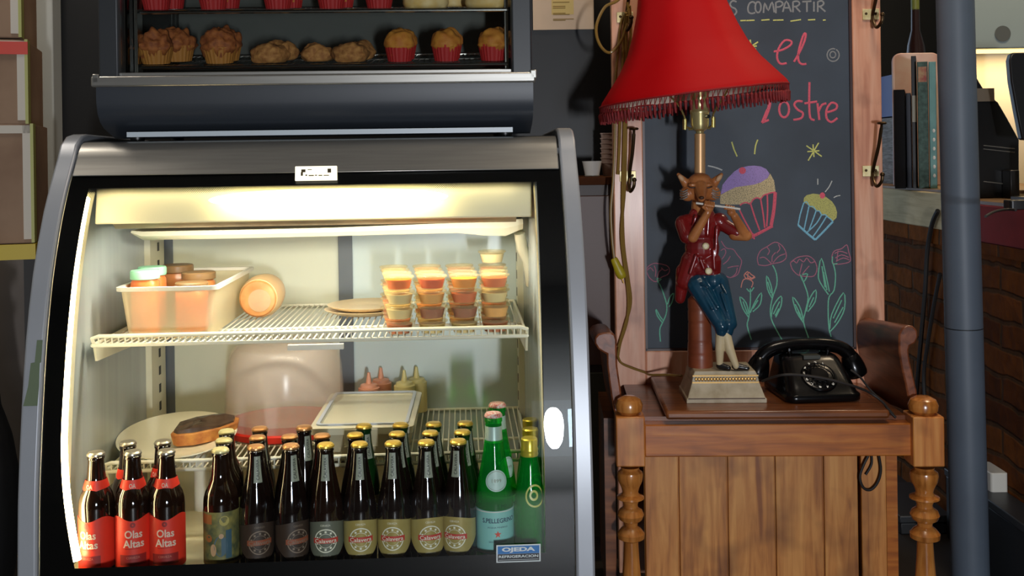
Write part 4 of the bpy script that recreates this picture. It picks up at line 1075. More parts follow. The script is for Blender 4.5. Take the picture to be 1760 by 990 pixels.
strokes('chalk_ray', 'white', [[(460, 246), (460, 284)], [(550, 260), (530, 300), (506, 330)], [(560, 366), (580, 356), (602, 352)]], B8, .0013)
FL = [
 ('dull_pink', [[(60, 390), (45, 350), (60, 320), (100, 300), (150, 305), (195, 320), (210, 350), (195, 380), (150, 400), (110, 430), (75, 410), (60, 390)], [(100, 315), (112, 350), (108, 395)], [(160, 340), (135, 360), (122, 402)], [(50, 350), (74, 330), (96, 356)], [(150, 330), (176, 352), (198, 342)]],
  [[(120, 410), (150, 470), (175, 540), (190, 600), (185, 660), (160, 720), (140, 770), (145, 855)], [(160, 722), (122, 670), (113, 625), (142, 676), (166, 706)], [(195, 590), (212, 540), (240, 512), (226, 580), (205, 608)], [(120, 405), (150, 412), (122, 432)]]),
 ('dull_pink', [[(575, 140), (610, 190), (660, 200), (690, 240), (720, 280), (710, 330), (690, 380), (640, 400), (600, 385)], [(572, 210), (598, 196), (608, 226), (580, 272)], [(640, 248), (622, 280), (590, 306)], [(700, 318), (660, 322), (620, 332)], [(690, 330), (680, 372), (650, 398)]], []),
 ('salmon', [[(765, 356), (738, 382), (762, 412), (816, 400), (790, 380), (768, 362), (764, 398)], [(745, 372), (790, 404)], [(716, 472), (730, 420), (760, 410), (800, 432), (790, 470)], [(758, 404), (790, 410), (812, 396), 1.8]],
  [[(782, 478), (783, 560), (772, 680), (760, 740), (790, 842)], [(756, 478), (782, 502), (808, 470)], [(770, 682), (730, 620), (708, 538), (752, 580), (772, 660)], [(730, 570), (764, 660)], [(782, 650), (812, 580), (860, 508), (852, 590), (800, 642)], [(800, 620), (836, 560)]]),
 ('dull_pink', [[(840, 310), (832, 262), (855, 210), (900, 182), (955, 150), (1000, 168), (1030, 210), (1036, 260), (1000, 290), (940, 302), (890, 316), (840, 310)], [(848, 262), (884, 258), (930, 300)], [(962, 222), (938, 250), (936, 292)], [(1030, 232), (984, 250), (944, 294)], [(900, 185), (918, 212), (904, 240)], [(980, 165), (992, 196), (970, 226)]],
  [[(940, 312), (966, 370), (970, 450), (940, 540), (925, 620), (930, 690), (966, 770), (1010, 848)], [(936, 546), (904, 480), (898, 388), (930, 460), (938, 530)], [(905, 430), (928, 510)], [(930, 690), (946, 600), (1000, 532), (1000, 600), (962, 682)], [(946, 660), (990, 570)], [(958, 670), (985, 620)]]),
 ('dull_pink', [[(1065, 296), (1108, 262), (1150, 250), (1200, 250), (1240, 285), (1255, 340), (1232, 390), (1170, 392), (1120, 382), (1080, 342), (1065, 296)], [(1065, 296), (1090, 282), (1110, 298), (1130, 270), (1160, 290), (1182, 262), (1210, 296), (1240, 286)], [(1150, 300), (1140, 340), (1130, 382)], [(1200, 318), (1170, 352), (1150, 380)]],
  [[(1140, 386), (1162, 440), (1192, 540), (1170, 650), (1160, 720), (1200, 842)], [(1136, 380), (1160, 430), (1188, 376), (1150, 380)], [(1160, 722), (1108, 640), (1082, 538), (1132, 606), (1156, 692)], [(1100, 590), (1140, 670)], [(1120, 640), (1150, 700)], [(1180, 640), (1198, 560), (1246, 488), (1242, 570), (1190, 642)], [(1200, 610), (1232, 540)]]),
 ('dull_pink', [[(1360, 250), (1378, 212), (1430, 196), (1466, 168), (1480, 220), (1492, 282), (1440, 302), (1372, 302), (1360, 250)], [(1380, 230), (1420, 214), (1470, 230)], [(1385, 262), (1430, 240), (1480, 258)], [(1390, 286), (1440, 262), (1484, 276)], [(1404, 210), (1396, 280)]],
  [[(1370, 302), (1386, 380), (1376, 490), (1340, 540), (1334, 640), (1340, 760), (1356, 822)], [(1364, 250), (1366, 300), (1400, 302)], [(1336, 522), (1280, 440), (1264, 380), (1286, 264), (1322, 400), (1342, 500)], [(1290, 320), (1312, 470)], [(1300, 360), (1325, 490)], [(1346, 762), (1360, 660), (1442, 508), (1450, 620), (1402, 720), (1350, 782)], [(1370, 690), (1430, 560)], [(1380, 720), (1440, 610)]]),
]
for pc, pet, stem in FL:
    f = strokes('chalk_flower', pc, pet, B4, .0013)
    if stem: strokes('chalk_stem', 'green', stem, B4, .0016)
# ---- seat
fl0, fl1 = h(1059, 760, -.012).x, h(1109, 760, -.012).x
fr0, fr1 = h(1570, 760, -.012).x, h(1624, 760, -.012).x
ll, lr = h(1145, 712, .0).x, h(1530, 712, .0).x
lz = h(1340, 721, .0).z
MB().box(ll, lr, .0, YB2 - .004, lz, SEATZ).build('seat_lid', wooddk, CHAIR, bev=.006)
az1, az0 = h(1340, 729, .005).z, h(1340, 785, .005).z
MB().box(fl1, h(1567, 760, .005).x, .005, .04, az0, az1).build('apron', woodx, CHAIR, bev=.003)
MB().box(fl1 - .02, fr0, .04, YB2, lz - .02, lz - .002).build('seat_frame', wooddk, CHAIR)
# boarded front
bx = [h(q, 880, .06).x for q in (1108, 1167, 1251, 1333, 1416, 1476)]
bb = MB()
for a, b2 in zip(bx, bx[1:]): bb.box(a + .0015, b2 - .0015, .06, .075, .10, az0 + .03)
bb.box(bx[0], bx[-1], .069, .078, .10, az0 + .03)
bb.build('front_boards', woodbd, CHAIR, bev=.0015)
MB().box(h(1481, 880, .055).x, h(1524, 880, .055).x, .055, .085, .06, az0 + .03).build('front_stile', woodbd, CHAIR, bev=.002)
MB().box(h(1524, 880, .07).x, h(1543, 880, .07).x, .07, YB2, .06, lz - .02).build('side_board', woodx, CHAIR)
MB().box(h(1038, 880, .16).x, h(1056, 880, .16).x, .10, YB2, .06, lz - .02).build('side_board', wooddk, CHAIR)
MB().box(bx[0], bx[-1], .055, .085, .05, .11).build('bottom_rail', woodx, CHAIR, bev=.003)
# front posts: square block over a turned leg, button cap on top
def post(x0, x1, pcx):
    w = x1 - x0; cx = (x0 + x1)/2; cy = -.012 + w/2
    zt, zb = h(pcx, 717, -.012).z, h(pcx, 803, -.012).z
    o = MB().box(x0, x1, -.012, -.012 + w, zb, zt).build('front_post', woodz, CHAIR, bev=.003)
    zz = lambda py: h(pcx, py, cy).z
    r = w/2
    prof_ = [(.0005, 680), (r*.45, 681), (r*.8, 686), (r*.96, 695), (r*.9, 705), (r*.62, 711), (r*.75, 714), (r*.72, 719)]
    MB().lathe([(a, zz(b3)) for a, b3 in reversed(prof_)], 32, Matrix.Translation((cx, cy, 0))).build('post_cap', woodt, o)
    pr = [(r*.66, 802), (r*.62, 806), (r*.86, 811), (r*.9, 816), (r*.84, 826), (r*.62, 838), (r*.55, 845), (r*.62, 849), (r*.94, 853), (r*.95, 856), (r*.6, 860), (r*.5, 866), (r*.52, 871), (r*.8, 876), (r*.93, 884), (r*.8, 892), (r*.5, 897), (r*.46, 903), (r*.7, 908), (r*.95, 916), (r*.92, 924), (r*.5, 930), (r*.52, 940), (r*.56, 960), (r*.68, 1000), (r*.72, 1040), (r*.6, 1080)]
    pts = [(a, zz(b3)) for a, b3 in pr]
    z = pts[-1][1]
    pts += [(r*.5, z - .03), (r*.9, z - .045), (r*.9, z - .06), (r*.6, z - .075), (r*.5, z - .1), (r*.45, .0)]
    pts = [(a, z) for a, z in pts if z >= 0]
    if pts[-1][1] > 0: pts.append((r*.45, 0))
    MB().lathe(list(reversed(pts)), 36, Matrix.Translation((cx, cy, 0))).build('turned_leg', woodt, o)
post(fl0, fl1, 1083); post(fr0, fr1, 1597)
# scroll arms
def arm(pts, name='arm'):
    y0 = .05
    poly = [(h(a, b3, y0).x, h(a, b3, y0).z) for a, b3 in pts]
    q = MB().prism(poly, y0, YB2, 'y'); q.v = [Vector((p.x, p.y, p.z - (p.y - y0)*.10)) for p in q.v]
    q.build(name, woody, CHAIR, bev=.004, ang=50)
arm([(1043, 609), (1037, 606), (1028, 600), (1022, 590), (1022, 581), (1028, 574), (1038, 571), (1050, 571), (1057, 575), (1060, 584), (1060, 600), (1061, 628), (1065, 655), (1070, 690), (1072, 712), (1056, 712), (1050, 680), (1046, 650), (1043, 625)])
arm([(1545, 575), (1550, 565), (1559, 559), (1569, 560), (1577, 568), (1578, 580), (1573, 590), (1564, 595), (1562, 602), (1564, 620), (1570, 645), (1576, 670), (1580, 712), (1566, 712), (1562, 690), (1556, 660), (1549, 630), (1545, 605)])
# coat hooks
def hook(px, py, xs=1, dark=False):
    z = h(px, py, YB2).z; x = h(px, py, YB2).x; y = YB2
    o = MB().box(x - .021, x + .021, y - .004, y, z - .014, z + .014).build('coat_hook', plbrass, CHAIR, bev=.001)
    q = MB()
    for s in (-1, 1): q.ell((x + s*.012, y - .004, z + .002), (.0035, .002, .0035))
    q.build('screw', dkbrass, o)
    m = dkbrass
    X = x + .004
    q = MB(); q.tube(sm([(X, y - .004, z - .004), (X + .001, y - .018, z + .02), (X + .006, y - .035, z + .06), (X + .009, y - .050, z + .105), (X + .009, y - .055, z + .118)], 4), [.0045]*13 + [.0035]*4, 10)
    q.lathe([(.0005, 0), (.010, .001), (.0125, .004), (.010, .007), (.0005, .008)], 18, Matrix.Translation((X + .009, y - .056, z + .117)))
    q.tube(sm([(X, y - .004, z - .002), (X - .002, y - .02, z - .025), (X - .001, y - .042, z - .038), (X + .006, y - .056, z - .026), (X + .008, y - .058, z - .012)], 4), .0042, 10)
    q.ell((X + .008, y - .058, z - .008), (.006, .006, .006))
    q.build('hook_arm', m, o)
hook(1496, 25); hook(1496, 294); hook(1079, 303); hook(1074, 30)
# ------------------------------------------------------------------ fox lamp
gold = mat('gold_paint', (198, 158, 92), .35, .5); goldpole = mat('copper_gold_pole', (226, 178, 126), .4, .45)
pedm = mat('stone_gold_pedestal', (190, 178, 152), .5, rgb2=(164, 150, 122), scale=30)
barrelm = mat('red_brown_trunk', (142, 72, 42), .4, rgb2=(120, 58, 36), scale=18, coat=.2)
fur = mat('fox_fur_glaze', (204, 132, 76), .35, rgb2=(176, 104, 56), scale=26, coat=.3)
coatm = mat('maroon_coat_glaze', (142, 28, 28), .3, rgb2=(108, 20, 22), scale=14, coat=.5)
blue = mat('blue_trouser_glaze', (20, 74, 98), .28, rgb2=(12, 54, 76), scale=16, coat=.5)
stock = mat('cream_stocking', (210, 192, 152), .5); shoem = mat('black_glaze', (20, 20, 22), .3, coat=.4)
greyfur = mat('grey_whisker', (132, 122, 112), .5); flutem = mat('pale_flute', (226, 220, 208), .35); darkline = mat('dark_brown_line', (70, 38, 22), .5)
redcloth = None
def shademat():
    m, t, b = nt('red_lamp_cloth'); N = t.nodes; L = t.links
    tc = N.new('ShaderNodeTexCoord'); n = N.new('ShaderNodeTexNoise'); n.inputs['Scale'].default_value = 700; L.new(tc.outputs['Object'], n.inputs['Vector'])
    b.inputs['Base Color'].default_value = lin((214, 12, 20)); b.inputs['Roughness'].default_value = .6
    b.inputs['Specular IOR Level'].default_value = .2
    bp = N.new('ShaderNodeBump'); bp.inputs['Strength'].default_value = .15; bp.inputs['Distance'].default_value = .001; L.new(n.outputs['Fac'], bp.inputs['Height']); L.new(bp.outputs[0], b.inputs['Normal'])
    tl = N.new('ShaderNodeBsdfTranslucent'); tl.inputs[0].default_value = lin((200, 10, 14))
    mx = N.new('ShaderNodeMixShader'); mx.inputs[0].default_value = .25
    L.new(b.outputs[0], mx.inputs[1]); L.new(tl.outputs[0], mx.inputs[2]); L.new(mx.outputs[0], N['Material Output'].inputs[0]); return m
YL = .145
lb = hit(CH, 1240, 692, .075)
L0 = Vector((hit(CH, 1240, 660, YL).x, YL, SEATZ))
LAMP = thing('table_lamp', 'table lamp with flute-playing fox figurine and fringed red shade on the chair seat', 'lamp', CH, L0)
def P(px, py, dy=0.0): return hit(CH, px, py, YL + dy) - L0
# pedestal
bh = P(1240, 638, -.055).z
wb, wt = (hit(CH, 1310, 690, .075).x - hit(CH, 1172, 692, .075).x)/2, (hit(CH, 1297, 640, .085).x - hit(CH, 1187, 640, .085).x)/2
def sq(w, d, z): return [(-w, -d, z), (w, -d, z), (w, d, z), (-w, d, z)]
q = MB().rings([sq(wb, .072, 0), sq(wb, .072, .010), sq(wb - .003, .070, .012), sq(wb - .014, .060, bh*.62), sq(wt + .004, .058, bh*.64), sq(wt + .001, .057, bh*.86), sq(wt, .056, bh*.88), sq(wt - .004, .054, bh)])
PED = q.build('pedestal', pedm, LAMP, bev=.0015)
q = MB()
for i in range(20): q.ell((-wt + .006 + (2*wt - .012)*i/19, -.0595, bh*.75), (.0035, .002, .0045), None, 8, 6)
q.box(-wt - .003, wt + .003, -.0600, -.056, bh*.62, bh*.665).box(-wt - .002, wt + .002, -.0595, -.055, bh*.84, bh*.88)
q.build('gold_beading', gold, PED)
MB().box(-wb + .004, wb - .004, -.0722, -.070, .0095, .0115).build('dark_line', darkline, PED)
# tree-trunk seat
q = MB(); rs = []
tx0 = P(1183, 580).x; tx1 = P(1224, 580).x; cx = (tx0 + tx1)/2; rr0 = (tx1 - tx0)/2
zt2, zb2 = P(1203, 508).z, bh
n = 40
for i in range(n + 1):
    t = i/n; z = zb2 + (zt2 - zb2)*t
    rad_ = rr0*(1.06 - .12*t + .02*math.sin(t*9)); 
    for k in (.17, .36, .62, .80):
        if abs(t - k) < .013: rad_ *= .955
    if t > .95: rad_ *= 1 - (t - .95)*6
    rs.append([(cx + rad_*math.cos(2*math.pi*j/28)*(1 + .03*math.sin(3*2*math.pi*j/28)), .004 + rad_*math.sin(2*math.pi*j/28), z) for j in range(28)])
q.rings(rs); q.build('tree_trunk', barrelm, LAMP)
# fox
q = MB()
def el(px, py, dy, r, M=None): q.ell(P(px, py, dy), r, M)
def cp(a, ra, b, rb): q.cap(P(*a), ra, P(*b), rb)
el(1203, 324, 0, (.036, .030, .032)); el(1203, 310, -.002, (.027, .025, .018))
el(1182, 333, -.004, (.019, .018, .018)); el(1225, 332, -.004, (.019, .018, .018))
cp((1204, 322, -.022), .017, (1206, 341, -.056), .0095); el(1206, 343, -.058, (.008, .007, .006))
el(1190, 318, -.025, (.010, .006, .005)); el(1217, 318, -.025, (.010, .006, .005))
cp((1180, 316, .002), .012, (1166, 300, -.004), .0045); cp((1227, 314, .002), .012, (1240, 300, -.004), .0045)
cp((1204, 345, .005), .021, (1206, 372, .004), .026)
cp((1191, 408, -.045), .0125, (1216, 366, -.064), .0088); el(1219, 357, -.066, (.0105, .009, .012))
for i in range(4): cp((1212 + i*4.6, 352 + i*.9, -.076), .0038, (1213 + i*4.6, 346 + i*.9, -.068), .0032)
cp((1214, 360, -.070), .004, (1208, 356, -.074), .0032)
cp((1281, 405, -.022), .0130, (1262, 371, -.046), .0092); el(1257, 364, -.050, (.010, .009, .011))
for i in range(4): cp((1246 + i*4.4, 358 + i*.9, -.064), .0036, (1248 + i*4.4, 353 + i*.9, -.056), .003)
cp((1262, 404, -.018), .013, (1283, 405, -.022), .013)
FOX = organic(q, 'fox_figure', fur, LAMP, .0016, 4)
q = MB()
for px in (1171, 1236):
    s = 1 if px > 1200 else -1
    el(px, 306, -.012, (.0055, .003, .010), Matrix.Rotation(s*.7, 3, 'Y'))
q.build('inner_ear', mat('inner_ear', (206, 160, 116), .5), FOX)
q = MB()
for s, bx_ in ((-1, 1176), (1, 1230)):
    for i in range(4):
        q.tube(sm([P(bx_ - s*6, 326 + 4*i, -.024), P(bx_ + s*2, 330 + 4*i, -.022), P(bx_ + s*7, 327 + 5*i, -.010)]), .0016, 6)
q.build('whisker_fur', greyfur, FOX)
for a, b3 in ((1184, 1198), (1211, 1224)):
    MB().tube(sm([P(a, 321, -.0305), P((a + b3)/2, 323, -.0335), P(b3, 320.5, -.0315)]), .0016, 6).build('eye', darkline, FOX)
MB().ell(P(1206, 340, -.066), (.006, .004, .004)).build('nose', darkline, FOX)
q = MB(); q.tube([P(1196, 349, -.068), P(1272, 359.5, -.062)], .0027, 10); q.build('flute', flutem, FOX)
# coat
q = MB()
el(1206, 392, .004, (.045, .034, .046)); el(1207, 425, .002, (.041, .032, .045)); el(1207, 458, .004, (.043, .034, .026))
el(1182, 382, -.004, (.020, .020, .020)); el(1236, 380, -.002, (.022, .021, .020))
cp((1175, 384, -.006), .0205, (1181, 406, -.028), .0185); cp((1240, 384, -.006), .0165, (1266, 400, -.018), .0155)
cp((1190, 448, .0), .027, (1178, 482, .004), .023); cp((1176, 466, .008), .020, (1169, 513, .014), .0125)
cp((1222, 450, -.006), .025, (1224, 468, -.010), .021)
cp((1196, 368, -.002), .016, (1216, 368, -.002), .016)
for a in ((1196, 372, 1188, 402), (1218, 374, 1216, 404), (1226, 430, 1228, 462), (1196, 440, 1186, 470), (1204, 446, 1210, 462), (1232, 392, 1230, 440)):
    cp((a[0], a[1], -.030), .0045, (a[2], a[3], -.031), .004)
COAT = organic(q, 'coat', coatm, FOX, .0018, 4)
q = MB()
Mb = Matrix.Rotation(math.pi/2, 4, 'X')
for px, py, dy in ((1213, 423, -.0335), (1218, 466, -.038)):
    q.lathe([(.0005, -.002), (.0078, -.002), (.0080, .001), (.0064, .0022), (.0050, .0012), (.0005, .0012)], 20, Matrix.Translation(P(px, py, dy)) @ Mb)
q.build('button', mat('cream_button', (224, 206, 160), .4), FOX)
# trousers, stockings, shoes
q = MB()
el(1208, 484, .002, (.038, .032, .026)); el(1226, 482, -.008, (.028, .028, .026))
cp((1200, 490, -.012), .027, (1240, 560, -.046), .0175); cp((1234, 486, -.006), .026, (1255, 556, -.038), .0165)
cp((1238, 556, -.046), .0175, (1240, 570, -.046), .0140); cp((1252, 556, -.04), .0165, (1250, 570, -.042), .014)
for a in ((1210, 505, 1224, 530), (1216, 498, 1234, 528), (1240, 505, 1250, 535), (1206, 488, 1216, 494), (1240, 490, 1248, 504)):
    cp((a[0], a[1], -.040), .0036, (a[2], a[3], -.054), .0032)
organic(q, 'trousers', blue, FOX, .0018, 4)
q = MB()
cp((1239, 572, -.044), .0125, (1237, 600, -.044), .0108); cp((1237, 600, -.044), .0108, (1237, 628, -.040), .0075)
cp((1247, 572, -.044), .0120, (1254, 600, -.050), .0110); cp((1254, 600, -.050), .0110, (1265, 629, -.052), .0075)
organic(q, 'stockings', stock, FOX, .0016, 3)
q = MB()
def shoe(a, b3, d1, d2):
    za = bh + .006
    pa, pb = P(a, 634, d1), P(b3, 636, d2); pa.z = za + .004; pb.z = za
    q.cap(pa, .0085, pb, .0062); q.cap(P(a, 628, d1), .0085, pa, .008)
shoe(1237, 1252, -.040, -.050); shoe(1264, 1284, -.048, -.054)
organic(q, 'shoes', shoem, FOX, .0016, 2)
# pole, socket, harp
q = MB(); a, b3 = P(1203, 304, .012), P(1203, 230, .012)
q.tube([a, b3], .0128, 24); q.build('pole', goldpole, LAMP)
MB().lathe([(.020, 0), (.022, .003), (.014, .005)], 24, Matrix.Translation(a)).build('pole_collar', mat('dark_collar', (46, 34, 28), .4), LAMP)
sx, sy = b3.x, b3.y
z = lambda py: P(1203, py, .012).z
q = MB(); q.lathe([(.004, z(236)), (.009, z(231)), (.010, z(226)), (.018, z(222)), (.0215, z(214)), (.0218, z(196)), (.0228, z(194)), (.0228, z(191)), (.0215, z(189)), (.0215, z(176)), (.0228, z(174)), (.0222, z(166)), (.0222, z(140)), (.004, z(140))], 32, Matrix.Translation((sx, sy, 0)))
SOC = q.build('socket', mat('polished_brass', (228, 212, 150), .25, .75), LAMP)
MB().tube([(sx + .014, sy - .017, z(201)), (sx + .017, sy - .030, z(201))], .0045, 12).build('switch_knob', shoem, SOC)
q = MB()
hp = [P(1187, 221, .012), P(1178, 216, .012), P(1176, 200, .012), P(1164, 178, .012), P(1140, 150, .012), P(1122, 90, .012), P(1134, 20, .012), P(1180, -60, .012)]
hp2 = [P(1219, 219, .012), P(1226, 212, .012), P(1226, 196, .012), P(1238, 176, .012), P(1256, 140, .012), P(1262, 80, .012), P(1240, 0, .012), P(1180, -60, .012)]
q.tube(sm(hp, 4), .0024, 8); q.tube(sm(hp2, 4), .0024, 8)
for a, b4 in ((1177, 219), (1226, 215)): q.tube([P(a, b4 - 14, .012), P(a, b4 + 4, .012)], .0052, 12)
q.tube([P(1183, 222, .012), P(1221, 220, .012)], .003, 8)
q.build('harp', mat('harp_brass', (216, 196, 124), .22, .9), LAMP)
# bell shade, leaning to the left
CB = P(1191, 166, .012); TL_ = math.atan(40/323.0) - ROLL
SM = Matrix.Translation(CB) @ Matrix.Rotation(-TL_, 4, 'Y') @ Matrix(((1, 0, -.005, 0), (0, 1, 0, 0), (0, 0, 1, 0), (0, 0, 0, 1)))
pxm = (P(1353, 160, .012) - P(1030, 160, .012)).length/2
sp_ = [(1.0, 0), (.975, .012), (.865, .042), (.745, .075), (.638, .115), (.555, .160), (.482, .21), (.440, .255), (.415, .30), (.40, .335)]
def ssm(a, r, z): 
    k = 2*math.pi/8; u = (a % k)/k - .5
    return 1 + .012*math.cos(2*math.pi*u) * -1
pr = [(r*pxm, z) for r, z in sp_]
fine = []
for i in range(len(pr) - 1):
    for j in range(3):
        t = j/3; fine.append((pr[i][0] + (pr[i+1][0] - pr[i][0])*t, pr[i][1] + (pr[i+1][1] - pr[i][1])*t))
fine.append(pr[-1])
def shell(prf, m, name, par, off=0):
    q = MB(); rs = []
    for r, z in prf:
        rs.append([SM @ Vector(((r + off)*ssm(2*math.pi*j/128 + .32, r, z)*math.cos(2*math.pi*j/128), (r + off)*ssm(2*math.pi*j/128 + .32, r, z)*math.sin(2*math.pi*j/128), z)) for j in range(128)])
    q.rings(rs, caps=False); return q.build(name, m, par, ang=60)
SHADE = shell(fine, shademat(), 'lamp_shade', LAMP)
shell(fine, mat('cream_lining', (232, 214, 196), .8), 'shade_lining', SHADE, -.0025)
q = MB()
for k in range(8):
    a = k*2*math.pi/8 - .32
    q.tube([SM @ Vector(((r + .0005)*.988*math.cos(a), (r + .0005)*.988*math.sin(a), z)) for r, z in fine], .0013, 6)
q.tube([SM @ Vector((pxm*1.002*math.cos(2*math.pi*j/64), pxm*1.002*math.sin(2*math.pi*j/64), .001)) for j in range(64)], .0022, 6, loop=True)
q.build('shade_seam', mat('dark_red_seam', (150, 10, 16), .7), SHADE)
q = MB()
NT = 120
for i in range(NT):
    a = 2*math.pi*i/NT; ln = .034 + .006*random.random()
    o = SM @ Vector((pxm*math.cos(a), pxm*math.sin(a), 0))
    w1 = SM @ Vector((pxm*math.cos(a + .026), pxm*math.sin(a + .026), 0))
    q.tube([o, o + Vector((0, 0, -ln*.45))], .0010, 5)
    q.tube([w1, o + Vector((0, 0, -ln*.40))], .0009, 5)
    q.tube([o + Vector((0, 0, -ln*.40)), o + Vector((0, 0, -ln*.5)), o + Vector((0, 0, -ln*.62)), o + Vector((.002*random.random(), 0, -ln))], [.0018, .0042, .0036, .0022], 6)
q.build('fringe', mat('dark_red_fringe', (146, 22, 24), .7, rgb2=(110, 14, 18), scale=90), SHADE)

# golden cord on the left post
cordm = clear('golden_cord_plastic', (220, 190, 110), .12, (150, 118, 58), .25)
o = thing('extension_cord', 'golden translucent cord looped over the hook of the left chair post, with a yellow plug', 'cord', CH, (h(1075, 400, YB2).x, YB2 - .02, 1.2))
O0 = Vector((h(1075, 400, YB2).x, YB2 - .02, 1.2))
K = lambda px, py, dy=-.012: hit(CH, px, py, YB2 + dy) - O0
q = MB()
for pts in ([(1082, -20, -.03), (1060, 2, -.035), (1040, 12, -.03), (1026, 40, -.03), (1026, 64, -.03), (1036, 84, -.03), (1050, 90, -.02), (1068, 70, -.03), (1080, 30, -.04), (1078, 4, -.04)],
            [(1080, 18, -.042), (1068, 40), (1062, 90), (1057, 160), (1057, 240), (1054, 310), (1050, 360), (1052, 410), (1056, 446)],
            [(1076, 22, -.045), (1072, 60), (1070, 120), (1066, 200), (1064, 260), (1062, 300)],
            [(1082, 10, -.042), (1084, 60), (1078, 130), (1076, 220), (1074, 320), (1068, 400), (1074, 460), (1080, 510), (1078, 550), (1066, 590), (1062, 612)],
            [(1078, 26, -.05), (1076, 80), (1074, 180), (1072, 260), (1070, 340), (1072, 420), (1080, 480), (1084, 520), (1074, 560), (1063, 596)]):
    pp = [K(*p) for p in pts]; q.tube(sm(pp, 5), .0038, 8)
q.tube(sm([K(1062, 612), K(1068, 624), K(1085, 632), K(1108, 640), K(1118, 644, -.04), K(1150, 644, -.09), K(1172, 646, -.14)], 5), .003, 8)
q.build('cord', cordm, o)
pa = [K(1055, 444), K(1063, 462), K(1071, 478)]
q = MB(); q.tube(sm(pa, 4), [.008, .0095, .010, .0105, .012, .0125, .0125, .012, .008], 12, flat=.8); 
PL = q.build('plug', mat('yellow_plug', (186, 166, 34), .4), o)
q = MB()
for dx in (-3, 3): q.tube([K(1072 + dx, 478), K(1075 + dx, 487)], .0018, 6)
q.build('prong', brass, PL)

# ------------------------------------------------------------------ rotary telephone
bake = mat('black_bakelite', (8, 8, 9), .22, spec=.3, coat=.1)
p = hit(CH, 1408, 690, .065)
T0 = Vector((p.x + .006, .165, SEATZ))
TEL = thing('rotary_telephone', 'old black rotary telephone on the chair seat beside the fox lamp', 'telephone', CH, T0, .10)
def rrr(w, d, z, yo, r=.025, n=6):
    o2 = []
    for cx_, cy_, a0 in ((w-r, d-r, 0), (-w+r, d-r, 90), (-w+r, -d+r, 180), (w-r, -d+r, 270)):
        for i in range(n + 1): o2.append((cx_ + r*math.cos(R(a0 + 90*i/n)), cy_ + yo + r*math.sin(R(a0 + 90*i/n)), z))
    return o2
lev_ = [(.088, .096, .003, 0), (.089, .097, .005, 0), (.089, .097, .016, 0), (.086, .094, .019, 0), (.083, .091, .021, 0), (.080, .083, .033, .004), (.077, .070, .050, .012), (.074, .057, .066, .021), (.071, .046, .080, .029), (.066, .040, .088, .033), (.055, .030, .092, .034)]
q = MB().rings([rrr(*l) for l in lev_]); BODY = q.build('telephone_body', bake, TEL, ang=50)
MB().box(-.02, .02, -.012, .012, .080, .0925).build('name_plate', mat('grey_plate', (70, 72, 66), .4), BODY)
for x in (-.045, .045):
    q = MB()
    for y in (.012, .055): q.tube(sm([(x*.8, .034, .088), (x, y, .092), (x*1.06, y, .106)], 3), .0055, 10)
    q.build('cradle', bake, TEL)
# dial on the sloping face
A, Bv = Vector((0, -.091, .021)), Vector((0, -.019, .078))
up = (Bv - A).normalized(); nrm = Vector((0, -up.z, up.y)); ctr = A + up*.046 + nrm*.003
DM = Matrix(((1, up.x, nrm.x, ctr.x), (0, up.y, nrm.y, ctr.y), (0, up.z, nrm.z, ctr.z), (0, 0, 0, 1)))
q = MB().lathe([(.040, -.004), (.042, .0), (.040, .003), (.037, .004), (.0005, .004)], 48, DM); DIAL = q.build('dial', bake, TEL)
q = MB()
for i in range(10):
    a = R(62 + i*27.5); q.lathe([(.0045, .0068), (.0060, .0086), (.0062, .0074)], 16, DM @ Matrix.Translation((.0265*math.cos(a), .0265*math.sin(a), 0)), caps=False)
q.lathe([(.019, .0068), (.020, .0082), (.017, .0096), (.0005, .0100)], 32, DM); q.lathe([(.0345, .0068), (.0335, .0090), (.0325, .0072)], 40, DM, caps=False)
q.build('finger_wheel', mat('matte_black_wheel', (10, 10, 11), .6, spec=.15), DIAL)
q = MB()
for i in range(10):
    a = R(62 + i*27.5); sh = moved(text2d('1234567890'[i], None, .0084, .04), .0355*math.cos(a), .0355*math.sin(a)); q.add([DM @ Vector((x, y, .0075)) for x, y in sh[0]], sh[1])
q.build('dial_numbers', mat('dial_white', (230, 230, 222), .5), DIAL)
# handset
q = MB()
yo = .034
hpts = [(-.114, yo, .066), (-.108, yo, .082), (-.086, yo, .100), (-.045, yo, .110), (0, yo, .112), (.045, yo, .110), (.086, yo, .100), (.108, yo, .082), (.114, yo, .066)]
q.tube(sm(hpts, 4), [.014 + .004*abs(math.cos(math.pi*i/32)) for i in range(33)], 16)
for s in (-1, 1):
    Mh = Matrix.Translation((s*.112, yo, .070)) @ Matrix.Rotation(s*-.30, 4, 'Y')
    q.lathe([(.010, .020), (.019, .013), (.024, 0), (.0275, -.014), (.029, -.030), (.0275, -.037), (.022, -.041), (.0005, -.041)], 28, Mh)
q.build('handset', bake, TEL, ang=50)
cordb = mat('black_cord', (30, 26, 24), .6)
TI = (Matrix.Translation(T0) @ Matrix.Rotation(.10, 4, 'Z')).inverted()
Q = lambda px, py, y: TI @ hit(CH, px, py, y)
q = MB()
q.tube(sm([Q(1310, 655, .09), Q(1330, 648, .06), Q(1350, 644, .045), Q(1380, 645, .045), Q(1420, 651, .045), Q(1455, 660, .05), Q(1480, 668, .06), Q(1500, 678, .07), Q(1518, 692, .06), Q(1528, 706, .04), Q(1540, 718, .03)], 5), .0030, 8)
q.tube(sm([Q(1462, 636, .12), Q(1478, 648, .11), Q(1494, 668, .10), Q(1510, 684, .09), Q(1530, 706, .06), Q(1542, 720, .05)], 5), .0024, 8)
q.build('handset_cord', cordb, TEL)
q = MB()
